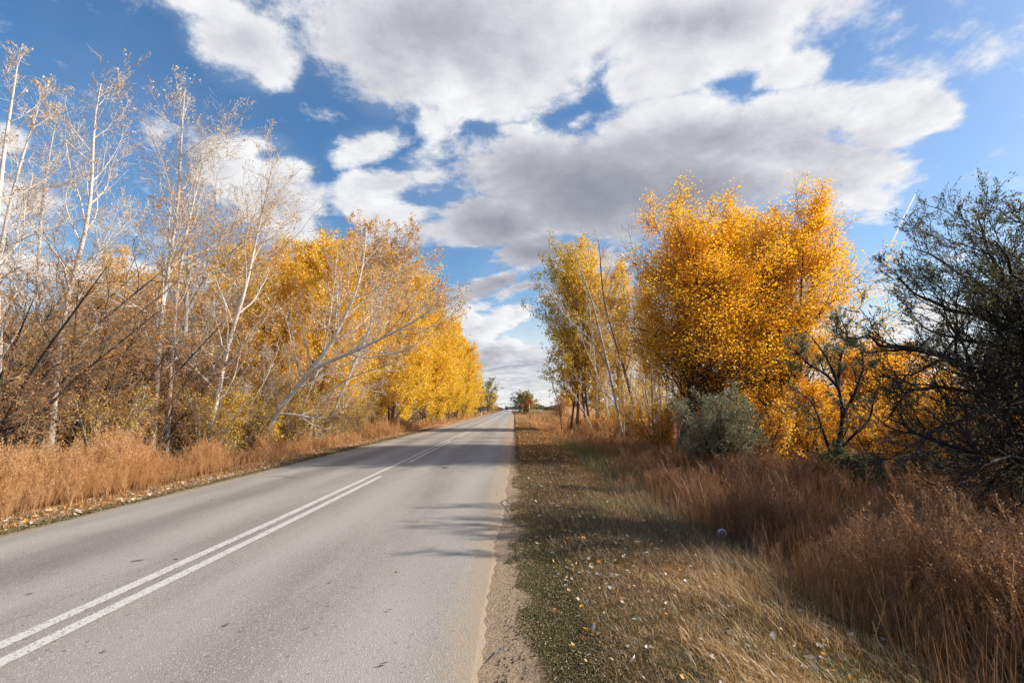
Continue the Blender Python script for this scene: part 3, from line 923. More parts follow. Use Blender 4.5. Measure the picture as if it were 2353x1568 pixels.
# rust coloured low trees behind the left thicket
rs = poplar(66, 5.2, 1.9, 'rust', n_stems=5, z0=.06, leaf_size=.075, k=4, bark='dark_bark', n1=13, tilt=.28, name='rust_leaved_tree', r=.05)
RU = [(-17, 12.5, 1.0, 'low rust coloured tree behind the shrubs at the left edge'), (-18.5, 16, 1.05, 'low rust coloured tree left of the tall curving aspen trunk'),
      (-19, 20.5, 1.0, 'low rust coloured tree between the curving and the twin aspen trunks'), (-15.8, 15.5, .75, 'smallest rust coloured tree, in the middle of the left thicket'),
      (-22, 14, 1.25, 'rust coloured tree farthest left behind the thicket'), (-22, 26, 1.2, 'rust coloured tree deep behind the twin aspens'), (-24, 20, 1.35, 'tallest rust coloured tree, right of the farthest left one'), (-26, 10.5, 1.3, 'rust coloured tree at the left edge of the photo behind everything')]
for i, (x, y, s, lab) in enumerate(RU):
    if i == 0: rs.location = G(x, y); rs.scale = (s, s, s); rs['label'] = lab; rs['group'] = 'rust coloured trees behind the left thicket'
    else: copy_tree(rs, G(x, y), i * 1.3, s, lab, 'rust coloured trees behind the left thicket')

# far left trees beside the road
f1 = poplar(71, 11, 3.6, 'green', n_stems=3, leaf_size=.20, k=4, n1=16, n2=5, n3=4, prof=[(0, .3), (.3, 1), (.6, 1), (.85, .7), (1, .3)], z0=.15, label='x', name='roadside_tree')
f1.location = G(-10.3, 225); f1.scale = (1.7, 1.7, 1.35); f1['label'] = 'green and yellow tree beyond the end of the golden wall, behind the left round sign'; f1['group'] = 'far trees along the left of the road'
f2 = poplar(72, 6.5, 2.6, 'gold', n_stems=4, leaf_size=.20, k=4, n1=14, n2=5, n3=4, prof=SKIRT, label='x', name='roadside_tree')
f2.location = G(-9.4, 133); f2.scale = (1.2, 1.2, 1.5); f2['label'] = 'small amber tree at the end of the golden wall, left of the grey board'; f2['group'] = 'far trees along the left of the road'
copy_tree(f2, G(-9.6, 248), 2.1, (1.3, 1.3, 1.35), 'bushy yellow tree nearest the truck on the left', 'far trees along the left of the road')
copy_tree(f1, G(-15, 245), 1.1, 1.1, 'green tree half hidden behind the green and yellow one', 'far trees along the left of the road')

# ---- right side: two big golden poplars
rnA = lambda C, r: np.clip(r * .85 + .05 * C[:, 0] / 2, 0, 1)
PR = [(0, 1.0), (.3, 1.1), (.7, .95), (.9, .7), (1, .35)]
bgA = poplar(81, 10.3, 2.8, 'orange', n_stems=7, z0=.22, leaf_size=.070, k=12, n1=28, n2=8, n3=6, prof=PR, clump=-.42, fz=([1.8, 3.6, 5.0], [.10, .45, 1.]), tilt=.19, bark='dark_bark', twig='dark_bark', r=.075, name='golden_tree', up=.06,
             ang=50, spread=.17, stemshift=5.5, label='big glowing orange gold poplar on the right, the left one of the pair')
bgA.location = G(7.5, 20.5); bgA.scale = (1.0, 1.4, .92); bgA['group'] = 'big golden trees right of the road'
bgB = poplar(82, 10.7, 2.5, 'orange', n_stems=7, z0=.18, leaf_size=.070, k=12, n1=28, n2=8, n3=6, prof=PR, clump=-.42, fz=([1.4, 3.2, 4.6], [.10, .45, 1.]), tilt=.15, bark='dark_bark', twig='dark_bark', r=.075, name='golden_tree', up=.06,
             ang=48, spread=.17, stemshift=5.0, label='big glowing orange gold poplar on the right, the right one of the pair', rnd=lambda C, r: r * .6 + .35)
bgB.location = G(11.6, 22.0); bgB.scale = (.95, 1.35, 1.03); bgB['group'] = 'big golden trees right of the road'
sh1 = poplar(83, 4.6, 2.0, 'orange', n_stems=5, z0=.10, leaf_size=.085, k=7, n1=12, n2=6, n3=5, tilt=.25, bark='dark_bark', r=.04, name='golden_shrub', label='low golden leaved shrub glowing behind the small grey green tree')
sh1.location = G(14.5, 21.5); gg = 'low golden shrubs right of the road'; sh1['group'] = gg; sh1['category'] = 'shrub'
for i, (x, y, s, lab) in enumerate([(17.5, 23.5, 1.0, 'low golden shrub right of the first one, behind the dark tree branches'), (10.6, 18.8, .65, 'small golden shrub at the foot of the big golden pair'), (9.2, 24.5, .8, 'golden shrub behind the trunks of the left big golden tree'), (12.6, 25.5, .9, 'golden shrub behind the trunks of the right big golden tree'),
                                    (19.5, 19, .9, 'golden shrub deep behind the lowest dark branches'), (21, 14, .8, 'golden shrub at the right edge seen under the dark tree')]):
    copy_tree(sh1, G(x, y), i * 1.7, s, lab, gg)

# yellow-green poplars further on
def ygr(C, r): return np.clip(.72 + .15 * C[:, 0] + .22 * (r - .5) * 2, 0, 1)
yg = poplar(85, 14.6, 4.3, 'yelgreen', n_stems=5, z0=.14, leaf_size=.12, k=9, n1=26, n2=7, n3=5, ang=42, up=.10, prof=[(0, .5), (.3, 1), (.6, 1.), (.85, .75), (1, .35)], tilt=.10, bark='brown_bark',
            r=.10, name='yellow_green_poplar', stemshift=3.5, rnd=ygr, droop=.5, label='tall poplar turning from green to yellow beside the right verge')
yg.location = G(5.4, 41)
def pyr(C, r): return np.clip(.72 + .3 * (r - .5), 0, 1)
py = poplar(86, 14.6, 2.6, 'yelgreen', n_stems=4, z0=.1, leaf_size=.11, k=6, n1=24, n2=6, n3=5, ang=34, up=.12, tilt=.06, bark='grey_bark', twig='twig', r=.075, name='pale_yellow_poplar', rnd=pyr, prof=[(0, .6), (.3, 1), (.7, .9), (1, .4)],
            label='thin pale yellow poplar left of the big golden pair')
py.location = G(9.1, 43); py['group'] = 'thin pale yellow poplars'
copy_tree(py, G(7.4, 44.5), 2.0, .99, 'pale yellow poplar directly behind the green yellow one', 'thin pale yellow poplars')
copy_tree(py, G(10.9, 41), 4.0, .9, 'pale yellow poplar half hidden by the left edge of the big golden tree', 'thin pale yellow poplars')

def leaner(label, stems_px, Y, seed, bark, L=1.6, n1=9, group='leaning bare stems right of the road', leaf=None, up=.10):
    b = None; st = []
    for s in stems_px:
        b2, pts = pxstem(s[0], Y + (s[2] if len(s) > 2 else 0))
        if b is None: b = b2
        st.append(([list(np.array(q) + b2 - b) for q in pts], s[1], .01))
    return tree('leaning_tree', label, 'tree', tuple(b), st, [
        dict(n=n1, t0=.3, t1=.98, ang=30, L=L, absL=True, prof=[(0, .6), (.5, 1), (1, .5)], up=up, m=7, wig=.08, rf=.55, rmin=.009),
        dict(n=5, t0=.2, t1=1, ang=30, L=.5, fall=.4, up=.08, m=5, wig=.1, rf=.6, rmin=.006),
        dict(n=4, t0=.2, t1=1, ang=32, L=.55, fall=.4, up=.06, m=3, wig=.1, rf=.6, rmin=.004, rib=True)],
        leaf or dict(k=1, frac=.15, size=.07, spread=.03), M[bark], M['twig'], M['gold'], seed=seed, group=group)

leaner('pale stem leaning left and forking in front of the yellow poplars', [([(1432, 1010), (1412, 905), (1397, 843), (1375, 752), (1361, 693), (1331, 610), (1312, 560)], .085),
       ([(1397, 843), (1357, 777), (1302, 733), (1266, 679), (1246, 640)], .045, .05)], 30, 91, 'grey_bark', L=2.2)
leaner('dark trunk leaning left with a bare top above the yellow poplars', [([(1472, 1000), (1452, 912), (1430, 839), (1412, 777), (1393, 719), (1382, 661), (1380, 595), (1374, 545)], .10)], 31, 92, 'brown_bark', L=2.3, n1=13)
leaner('thin pale stem bent low to the left over the verge', [([(1372, 1000), (1335, 930), (1306, 890), (1277, 865), (1240, 850)], .035)], 36, 93, 'white_bark', L=1.2, n1=5)
leaner('slim grey stem right of the dark leaning trunk', [([(1500, 990), (1484, 900), (1462, 800), (1437, 700), (1428, 620)], .06)], 33, 94, 'grey_bark', L=2.0)
leaner('thin bare sapling standing at the left foot of the yellow green poplar', [([(1292, 985), (1284, 930), (1268, 880), (1262, 840)], .03)], 40, 95, 'brown_bark', L=1.6, n1=8)
leaner('bare twiggy top rising left of the big golden pair', [([(1500, 985), (1495, 800), (1470, 650), (1450, 560), (1440, 505)], .05)], 27, 96, 'grey_bark', L=1.6, n1=12)
leaner('pale stem with a gentle bow left of the silvery shrub', [([(1530, 1010), (1512, 920), (1490, 840), (1462, 760), (1445, 690)], .05)], 28, 191, 'white_bark', L=1.8)
leaner('slim pale stem crossing behind the dark leaning trunk', [([(1490, 1005), (1470, 930), (1440, 860), (1395, 790), (1370, 740)], .04)], 33, 192, 'white_bark', L=1.6)
leaner('straight pale stem nearest the left edge of the big golden tree', [([(1560, 1010), (1548, 900), (1540, 800), (1528, 700)], .045)], 27, 193, 'white_bark', L=1.5)
leaner('pale forked stem between the two forking leaning stems', [([(1408, 1005), (1392, 920), (1368, 850), (1340, 790), (1325, 720)], .04), ([(1368, 850), (1362, 780), (1352, 700)], .025, .05)], 35, 194, 'white_bark', L=1.6)
leaner('grey stem leaning left low over the grass before the poplars', [([(1455, 1010), (1430, 950), (1395, 905), (1350, 880), (1318, 872)], .035)], 31, 195, 'grey_bark', L=1.3, n1=7)
sap = tree('birch_sapling', 'x', 'tree', (0, 0, 0), [([[0, 0, -.2], [.1, 0, 1.8], [.05, .1, 3.6], [-.15, .1, 5.6]], .03, .008), ([[.3, .2, -.2], [.45, .2, 1.5], [.75, .2, 3.0], [.9, .3, 4.4]], .022, .008)], [
    dict(n=10, t0=.2, t1=.98, ang=35, L=1.0, absL=True, prof=[(0, .8), (1, .4)], up=.10, m=6, wig=.1, rf=.6, rmin=.006),
    dict(n=5, t0=.2, t1=1, ang=35, L=.5, up=.06, m=4, wig=.1, rmin=.004),
    dict(n=3, t0=.2, t1=1, ang=35, L=.5, up=.06, m=3, wig=.1, rmin=.003, rib=True)], dict(k=2, frac=.35, size=.075, spread=.03), M['white_bark'], M['twig'], M['gold'], seed=97)
rr = random.Random(8); first_s = True
sg = 'thin pale saplings between the poplars on the right'
for i in range(36):
    x = rr.uniform(6.0, 13.5); y = rr.uniform(24, 42)
    if x / y > .36: x = .34 * y * rr.uniform(.8, 1)
    lab = 'thin pale birch sapling with few yellow leaves between the right hand poplars'
    s = rr.uniform(.8, 1.25)
    if first_s: sap.location = G(x, y); sap['label'] = lab; sap['group'] = sg; first_s = False
    else: copy_tree(sap, G(x, y), rr.random() * 6.28, s, lab, sg)

# bare grey-brown thicket closing the view at the right
bt = thicket(36, leafk=2, frac=.5, lean=(0, 0), lm='orange', tw='tantwig', bk='dark_bark', h=2.6, n=8, spread=1.6, size=.07, r=.02)
bt['label'] = 'bare brown shrub with few golden leaves under the big golden trees'; bt['group'] = 'bare brown undergrowth shrubs on the right'
bt.location = G(8.5, 17.5)
for i, (x, y, s) in enumerate([(6.8, 24, .9), (10.5, 20, .8), (12.5, 18, 1.0), (9.5, 26, 1.0), (15, 17.5, 1.1), (13, 26, 1.2), (11.3, 14.5, .9), (14.5, 13, 1.0), (17, 12, 1.1), (17, 28, 1.4), (21, 22, 1.4),
                               (9.2, 34, 1.1), (13, 36, 1.3), (18, 36, 1.6), (24, 30, 1.7), (12.8, 10.2, .9), (15.5, 9.3, 1.0), (7.6, 30, .8), (20, 16, 1.2), (5.9, 38, .6), (7.2, 37, .8), (8.6, 39, .9), (6.6, 33, .6), (10.2, 38, 1.0)]):
    copy_tree(bt, G(x, y), i * .9, s, None, 'bare brown undergrowth shrubs on the right')
for o in COL.objects:
    if o.get('group') == 'bare brown undergrowth shrubs on the right':
        o['label'] = 'bare brown twiggy shrub with few golden leaves in the undergrowth right of the road'

# ---- silver shrub, small grey-green tree, big dark tree
rs_ = np.random.default_rng(101)
sv = tree('silver_shrub', 'round silvery grey green shrub in front of the big golden trees', 'shrub', G(6.0, 15.2), bush_stems(rs_, 14, 2.4, 1.15, .03), [
    dict(n=9, t0=.2, t1=.98, ang=42, L=.8, absL=True, fall=.4, up=.05, m=6, wig=.14, rf=.6, rmin=.005),
    dict(n=7, t0=.1, t1=1, ang=42, L=.5, fall=.3, up=.04, m=4, wig=.15, rmin=.003),
    dict(n=4, t0=.1, t1=1, ang=42, L=.6, fall=.3, up=.03, m=3, wig=.15, rmin=.0025)],
    dict(k=7, frac=.99, clump=-.5, size=.07, spread=.04, aspect=.28, along=True, droop=0, flat=0), M['dark_bark'], M['tantwig'], M['silver'], seed=102)
st = []
b, p = pxstem([(1912, 1075), (1938, 960), (1928, 890), (1905, 830), (1880, 790), (1850, 760)], 12.2); st.append((p, .05, .01))
for q in ([(1938, 950), (1965, 900), (1985, 840), (1975, 780)], [(1932, 900), (1900, 860), (1860, 840), (1820, 800)], [(1912, 1050), (1890, 990), (1870, 930), (1840, 900)],
          [(1925, 890), (1930, 820), (1950, 770), (1930, 730)], [(1918, 1040), (1960, 1000), (2000, 960), (2010, 900)]):
    w = [at(a, c, 12.2 + .3 * math.sin(a)) - b for a, c in q]; st.append(([list(v) for v in w], .03, .008))
so = tree('olive_tree', 'small dark stemmed tree with sparse grey green leaves before the golden trees', 'tree', tuple(b), st, [
    dict(n=7, t0=.3, t1=.98, ang=45, L=.8, absL=True, up=.04, m=6, wig=.16, rf=.6, rmin=.005),
    dict(n=7, t0=.1, t1=1, ang=45, L=.5, up=.03, m=4, wig=.16, rmin=.004),
    dict(n=4, t0=.1, t1=1, ang=45, L=.6, m=3, wig=.15, rmin=.003)],
    dict(k=6, frac=.8, fz=([1.2, 2.2, 3.0], [.12, .55, 1.0]), size=.065, spread=.03, aspect=.3, along=True, droop=0), M['black_bark'], M['black_bark'], M['silver'], seed=103)

B0 = np.array(G(9.7, 8.6)); hub = np.array([9.5, 8.5, 1.0])
limbs = [
    ([(2352, 912), (2238, 856), (2168, 813), (2097, 804), (2040, 799), (1985, 770)], .10, 8.3, 7.6),
    ([(2360, 880), (2352, 761), (2262, 728), (2191, 714), (2120, 690), (2060, 640)], .07, 8.4, 8.8),
    ([(2400, 850), (2342, 705), (2305, 629), (2262, 570), (2250, 510), (2244, 480)], .07, 8.2, 8.4),
    ([(2420, 800), (2400, 660), (2380, 570), (2356, 520), (2346, 490)], .08, 8.2, 7.8),
    ([(2333, 898), (2168, 893), (2106, 884), (2070, 925), (2040, 960)], .05, 8.2, 7.4),
    ([(2352, 1063), (2238, 1030), (2150, 1010), (2090, 985), (2030, 960)], .06, 8.0, 7.5),
    ([(2340, 1050), (2260, 1060), (2234, 1087), (2200, 1125), (2170, 1170)], .04, 7.8, 7.2),
    ([(2360, 950), (2280, 930), (2200, 960), (2120, 1010), (2060, 1060)], .05, 8.0, 7.2),
    ([(2450, 760), (2480, 620), (2460, 540), (2440, 480)], .08, 8.4, 9.0),
    ([(2500, 850), (2580, 720), (2600, 650), (2600, 580)], .08, 8.4, 9.4),
    ([(2400, 800), (2330, 690), (2220, 640), (2140, 600), (2100, 570)], .05, 8.8, 10.0),
    ([(2480, 860), (2420, 720), (2330, 640), (2290, 560)], .05, 8.0, 6.6),
    ([(2480, 1000), (2420, 1050), (2360, 1110), (2330, 1170)], .04, 8.0, 7.2),
    ([(2400, 900), (2330, 800), (2250, 790), (2180, 770), (2110, 750)], .045, 8.3, 7.9),
]
st = [([[0, 0, -.3], [-.05, 0, .6], list(hub - B0), [-.1, -.1, 2.0]], .2, .1)]
for q, r_, ya, yb in limbs:
    w = [at(a, c, ya + (yb - ya) * i / (len(q) - 1)) - B0 for i, (a, c) in enumerate(q)]
    st.append(([list(hub - B0)] + [list(v) for v in w], r_, .008))
dk = tree('dark_olive_tree', 'big dark tree with spreading black limbs and grey green leaves at the right edge', 'tree', tuple(B0), st, [
    dict(n=15, t0=.22, t1=.98, ang=42, angv=14, L=1.25, absL=True, prof=[(0, 1), (.5, 1), (1, .5)], up=.06, m=8, wig=.17, rf=.55, rmin=.007, bias=(0, 0, .25)),
    dict(n=8, t0=.1, t1=1, ang=42, L=.48, fall=.3, up=.07, m=5, wig=.17, rf=.6, rmin=.004),
    dict(n=5, t0=.1, t1=1, ang=38, L=.6, fall=.3, up=.08, m=4, wig=.14, rmin=.0028)],
    dict(k=6, frac=.9, fz=([.6, 1.6, 2.6, 3.5, 4.5], [.05, .10, .28, .65, .85]), size=.06, spread=.03, aspect=.28, along=True, droop=0), M['black_bark'], M['black_bark'], M['olive'], seed=104, wob=.03)

dk['group'] = 'dark grey green trees at the right edge'
copy_tree(dk, G(14.8, 10.2), 2.4, (1., 1., .95), 'second dark tree out of view right of the big dark one, added for its shade', 'dark grey green trees at the right edge')  # stands beyond the right of the frame, added to cast shade on the weeds
copy_tree(dk, G(10.1, 4.9), 5.6, (.64, .60, .80), 'dark tree just outside the right edge shading the brown weeds', 'dark grey green trees at the right edge')
copy_tree(dk, G(12.4, 12.0), 4.1, (.72, .85, .92), 'dark tree behind the tip of the big dark limb, farthest back of the dark trees', 'dark grey green trees at the right edge')
lo = thicket(39, leafk=4, frac=.9, lean=(0, 0), lm='olive', tw='dark_bark', bk='dark_bark', h=1.2, n=9, spread=.9, size=.05, r=.015)
lo['label'] = 'low dark green shrub at the foot of the small dark stemmed tree'; lo.location = G(7.6, 10.8)
sv.scale = (1.12, 1.1, .96)
copy_tree(lo, G(9.5, 9.6), 4.0, 1.0, 'low dark shrub under the lowest limbs of the big dark tree')
# far right shrub, bare bushes, distant treeline
fr = poplar(111, 6.4, 3.2, 'green', n_stems=9, z0=.0, leaf_size=.17, k=6, n1=14, n2=5, n3=4, ang=62, prof=[(0, 1.1), (.5, 1), (1, .5)], tilt=.36, r=.08, name='roadside_bush', rnd=lambda C, r: np.clip(.50 + .12 * C[:, 0] + .6 * (r - .5), 0, 1),
            label='dense green and yellow bush behind the two right hand signs')
fr['category'] = 'bush'; fr.location = G(3.9, 150); fr.scale = (1.02, 1.02, 1.0)
bb = thicket(37, leafk=2, frac=.3, lean=(0, 0), lm='rust', tw='tantwig', bk='brown_bark', h=4.0, n=9, spread=1.8, size=.09, r=.03)
bb['group'] = 'bare far bushes right of the road'; bb['label'] = 'bare reddish bush right of the triangular sign'; bb.location = G(8.5, 92)
for i, (x, y, s, lab) in enumerate([(12, 95, 1.3, 'grey bare bush second right of the triangular sign'), (9.5, 75, .8, 'low bare bush before the reed plumes'), (15, 88, .9, 'bare bush nearest the yellow green poplar'),
                                    (13.5, 120, 1.2, 'bare bush beyond the others on the right horizon')]):
    copy_tree(bb, G(x, y), i, s, lab, 'bare far bushes right of the road')
ft = poplar(112, 5.0, 2.0, 'orange', n_stems=4, z0=.1, leaf_size=.15, k=4, n1=10, n2=5, n3=4, name='amber_bush', label='small amber tree on the right horizon between bare bushes')
ft['category'] = 'bush'; ft.location = G(10.5, 100)


# ------------------------------------------------------------------ weeds, grass, leaves (nobody could count them)
def weed_proto(seed, n1=14, n2=6, h=1.0, leaves=2, ang=24, wid=1.0, n3=0):
    rng = np.random.default_rng(seed)
    P, R = [], []
    for k in range(2):
        a, b_ = stem([[.02 * k, 0, -.03], [.04 * rng.normal(), .04 * rng.normal(), h * .45], [.10 * rng.normal(), .10 * rng.normal(), h * (.95 - .15 * k)]], 8, .004, .0015)
        P.append(a); R.append(b_)
    P, R = np.stack(P), np.stack(R)
    mb = MB()
    V, Q = ribbons(P, R * 2 * wid, nrm(rng.normal(size=(len(P), 3)) * [1, 1, .1])); mb.add(V, Q, 0, np.repeat(rng.random(len(P)), 7) * .4)
    P1, R1 = grow(rng, P, R, n=n1, t0=.12, t1=.97, ang=ang, angv=8, L=.42 * h, absL=True, prof=[(0, 1), (1, .35)], up=.10, m=5, wig=.09, rf=.7, rmin=.0016)
    V, Q = ribbons(P1, R1 * 2 * wid, nrm(rng.normal(size=(len(P1), 3)))); mb.add(V, Q, 0, np.repeat(rng.random(len(P1)), 4))
    P2, R2 = grow(rng, P1, R1, n=n2, t0=.2, t1=1, ang=34, L=.38, up=.06, m=3, wig=.12, rf=.7, rmin=.0013)
    V, Q = ribbons(P2, R2 * 2.2 * wid, nrm(rng.normal(size=(len(P2), 3)))); mb.add(V, Q, 0, np.repeat(rng.random(len(P2)), 2))
    if leaves:
        C, ax = pts_on(rng, P2, leaves, .008)
        V, Q = leafq(rng, C, .017 * wid * (.6 + .8 * rng.random(len(C))), .6)
        mb.add(V, Q, 0, rng.random(len(C)))
    V, Q, M_, A = mb.arrays()
    return V, Q, A


def scatter(protos, X, Y, S, rng, lean=.12, Z=None, tint=None, leanv=(0, 0)):
    mb = MB()
    Z = gz(X, Y) if Z is None else Z
    which = rng.integers(len(protos), size=len(X))
    for k, (V, Q, A) in enumerate(protos):
        s = which == k; n_ = int(s.sum())
        if not n_: continue
        a = rng.random(n_) * 6.283; c, si = np.cos(a), np.sin(a)
        sc = S[s][:, None]
        lx = rng.normal(size=n_) * lean + leanv[0]; ly = rng.normal(size=n_) * lean + leanv[1]
        vx = (V[None, :, 0] * c[:, None] - V[None, :, 1] * si[:, None]) * sc
        vy = (V[None, :, 0] * si[:, None] + V[None, :, 1] * c[:, None]) * sc
        vz = V[None, :, 2] * sc
        vx = vx + vz * lx[:, None] + X[s][:, None]; vy = vy + vz * ly[:, None] + Y[s][:, None]
        VV = np.stack([vx, vy, vz + Z[s][:, None]], -1).reshape(-1, 3)
        QQ = (Q[None] + (np.arange(n_) * len(V))[:, None, None]).reshape(-1, 4)
        tt = (tint[s] if tint is not None else rng.random(n_) * .5)[:, None]
        AA = np.clip(A[None] * .55 + tt, 0, 1).reshape(-1)
        mb.add(VV, QQ, 0, AA)
    return mb


def clear(x, y):
    return (((x - 3.05) / .28) ** 2 + ((y - 7.6) / .85) ** 2) > 1


def area(rng, n, x0, x1, y0, y1, power=1.0):
    """n spots between two offsets from a road edge; thinner with distance"""
    y = y0 * (y1 / y0) ** (rng.random(n) ** power)
    return x0 + (x1 - x0) * rng.random(n), y


rng = np.random.default_rng(7)
W_near = [weed_proto(s, 15, 7, 1.0, 2) for s in (1, 2, 3, 4)]
W_stalk = [weed_proto(s, 5, 4, 1.25, 5, ang=30, wid=1.8) for s in (15, 16, 17)]
W_far = [weed_proto(s, 9, 4, 1.0, 2, wid=2.6) for s in (5, 6, 7)]
W_vfar = [weed_proto(s, 6, 3, 1.0, 1, wid=6.0) for s in (8, 9)]


def weeds(name, label, mat, parts, cat='weeds'):
    mb = MB()
    for (protos, n_, side, d0, d1, y0, y1, s0, s1, kw) in parts:
        d, y = area(rng, n_, d0, d1, y0, y1)
        x = road_right(y) + d if side > 0 else road_right(y) - RW - d
        s = s0 + (s1 - s0) * rng.random(n_)
        # tall and low patches, lower towards the open edge
        s = s * (.66 + .22 * np.sin(x * 1.7 + y * .9) * np.sin(y * .63 + 2) + .16 * np.sin(y * 1.9 + x * 3.1)) * (.40 + .60 * sst(d, d0, d0 + .9))
        s = s * np.where(rng.random(n_) < .06, 1.35, 1.0)
        if side < 0: s = s * np.interp(y, [6, 9, 12.5, 14.5, 20, 30, 60], [.95, 1.05, 1.05, .62, .7, .85, 1.])
        keep = np.sin(x * 2.9 + 1) * np.sin(y * 2.2) + .5 * np.sin(x * 1.1 - y * .8) + .5 * rng.normal(size=n_) > -.85
        keep &= clear(x, y)
        x, y, s, d = x[keep], y[keep], s[keep], d[keep]
        tint = np.clip(.25 + .22 * np.sin(x * 1.3 + y * .7) + .16 * rng.normal(size=len(x)), 0, .6)
        q = scatter(protos, x, y, s, rng, tint=tint, **kw)
        V, Q, M_, A = q.arrays(); mb.add(V, Q, 0, A)
    return tag(mb.build(name, mat), label, cat, kind='stuff')


weeds('dry_weeds', 'orange tan dry weeds along the left edge of the road', M['weed'], [
    (W_near, 1900, -1, .95, 3.6, 6.3, 15, 1.1, 1.75, {}),
    (W_far, 1900, -1, .95, 3.4, 15, 45, .8, 1.5, {}),
    (W_vfar, 900, -1, .9, 3.6, 45, 210, .6, 1.1, {})])
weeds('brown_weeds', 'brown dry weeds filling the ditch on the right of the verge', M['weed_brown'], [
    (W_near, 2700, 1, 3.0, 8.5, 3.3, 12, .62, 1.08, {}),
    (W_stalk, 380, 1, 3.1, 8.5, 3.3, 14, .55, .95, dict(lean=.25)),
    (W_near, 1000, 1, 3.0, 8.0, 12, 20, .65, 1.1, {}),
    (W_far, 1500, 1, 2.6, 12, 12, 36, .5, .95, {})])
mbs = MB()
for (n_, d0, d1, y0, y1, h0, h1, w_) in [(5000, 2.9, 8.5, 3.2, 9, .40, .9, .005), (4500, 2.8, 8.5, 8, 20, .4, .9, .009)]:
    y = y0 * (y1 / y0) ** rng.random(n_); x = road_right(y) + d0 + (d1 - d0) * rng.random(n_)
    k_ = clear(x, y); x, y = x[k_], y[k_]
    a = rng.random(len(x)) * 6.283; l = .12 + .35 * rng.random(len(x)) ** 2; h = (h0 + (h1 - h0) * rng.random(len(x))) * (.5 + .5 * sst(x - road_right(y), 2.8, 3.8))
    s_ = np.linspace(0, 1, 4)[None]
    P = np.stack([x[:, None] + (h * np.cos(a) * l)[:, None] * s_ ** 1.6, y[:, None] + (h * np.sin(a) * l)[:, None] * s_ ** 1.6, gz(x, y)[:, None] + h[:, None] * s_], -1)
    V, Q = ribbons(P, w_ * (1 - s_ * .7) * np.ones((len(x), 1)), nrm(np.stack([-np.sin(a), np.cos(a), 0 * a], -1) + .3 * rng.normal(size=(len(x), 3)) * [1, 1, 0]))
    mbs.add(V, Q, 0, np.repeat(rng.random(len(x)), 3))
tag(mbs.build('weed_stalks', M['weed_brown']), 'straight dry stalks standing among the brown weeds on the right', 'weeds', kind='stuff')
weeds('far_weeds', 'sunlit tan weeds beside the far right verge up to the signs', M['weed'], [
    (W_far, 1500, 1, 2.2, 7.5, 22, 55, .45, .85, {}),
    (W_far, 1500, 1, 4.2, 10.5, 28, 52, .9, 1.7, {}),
    (W_vfar, 1300, 1, 2.4, 16, 50, 190, .6, 1.3, {})])


def blades(rng, X, Y, h, w, lean, wind=(0, 0), Z=None, m=4):
    n = len(X)
    Z = gz(X, Y) if Z is None else Z
    a = rng.random(n) * 6.283
    l = lean * (.3 + rng.random(n))
    dx, dy = np.cos(a) * l + wind[0], np.sin(a) * l + wind[1]
    s = np.linspace(0, 1, m)[None, :]
    hx = (h * dx)[:, None] * s ** 1.7; hy = (h * dy)[:, None] * s ** 1.7
    hz = h[:, None] * (s - .28 * (l[:, None] + abs(wind[0])) * s ** 2.2)
    P = np.stack([X[:, None] + hx, Y[:, None] + hy, Z[:, None] + hz - .01], -1)
    W = w[:, None] * (1 - s * .85)
    side = nrm(np.stack([-np.sin(a + rng.normal(size=n) * .6), np.cos(a), rng.normal(size=n) * .1], -1))
    return ribbons(P, W, side)


# pale dry grass of the right verge, combed over to the left in places
mb = MB()
for (n_, d0, d1, y0, y1, h0, h1, w_, wind, lean) in [
    (27000, 1.15, 3.7, 2.6, 6.2, .04, .17, .0062, (-.25, -.1), .8),
    (13000, 1.9, 4.3, 2.6, 6.5, .12, .32, .0062, (-.35, -.15), .55),
    (9000, 1.4, 3.4, 6.0, 13, .05, .17, .0045, (-.2, 0), .8),
    (12000, 2.4, 4.2, 5.0, 14, .15, .38, .0045, (-.2, 0), .5)]:
    d, y = area(rng, n_, d0, d1, y0, y1)
    keep = (np.sin(d * 5 + y * 2.1) * np.sin(y * 3.3 - d) + rng.normal(size=n_) * .6) > -.45
    keep &= (rng.random(n_) < sst(d, d0 - .1, d0 + .6)) & (clear(road_right(y) + d, y) | (h1 < .25))
    d, y = d[keep], y[keep]; x = road_right(y) + d
    h = (h0 + (h1 - h0) * rng.random(len(x))) * (.7 + .45 * np.sin(x * 3.1 + y) * np.sin(y * 2.3))
    V, Q = blades(rng, x, y, np.maximum(h, .03), np.full(len(x), w_), lean, wind)
    cr = np.clip(.45 + .3 * np.sin(x * 2 + y * 3) + .4 * rng.normal(size=len(x)), 0, 1)
    mb.add(V, Q, 0, np.repeat(cr, 3))
tag(mb.build('dry_grass', M['straw']), 'pale dry grass on the right verge in the foreground', 'grass', kind='stuff')

# brown and orange low dead grass between the ground cover and the straw
mb = MB()
for (n_, d0, d1, y0, y1, h0, h1, w_) in [(10000, .7, 2.5, 2.6, 6.5, .02, .09, .0055), (42000, .5, 3.2, 6.0, 20, .03, .14, .006), (9000, 2.2, 3.6, 6.0, 20, .10, .30, .006)]:
    d, y = area(rng, n_, d0, d1, y0, y1); x = road_right(y) + d
    V, Q = blades(rng, x, y, h0 + (h1 - h0) * rng.random(n_), np.full(n_, w_), .9)
    mb.add(V, Q, 0, np.repeat(np.clip(.35 + .3 * np.sin(x * 2.2) * np.sin(y * 1.6) + .25 * rng.normal(size=n_), 0, 1), 3))
M['brown_grass'] = leafmat('brown_grass', [(74, 62, 36), (104, 84, 50), (132, 104, 64), (162, 132, 90), (96, 70, 44)], .25, (1, 1, .9))
tag(mb.build('brown_grass', M['brown_grass']), 'dark brown matted grass over the right verge', 'grass', kind='stuff')
mb = MB()
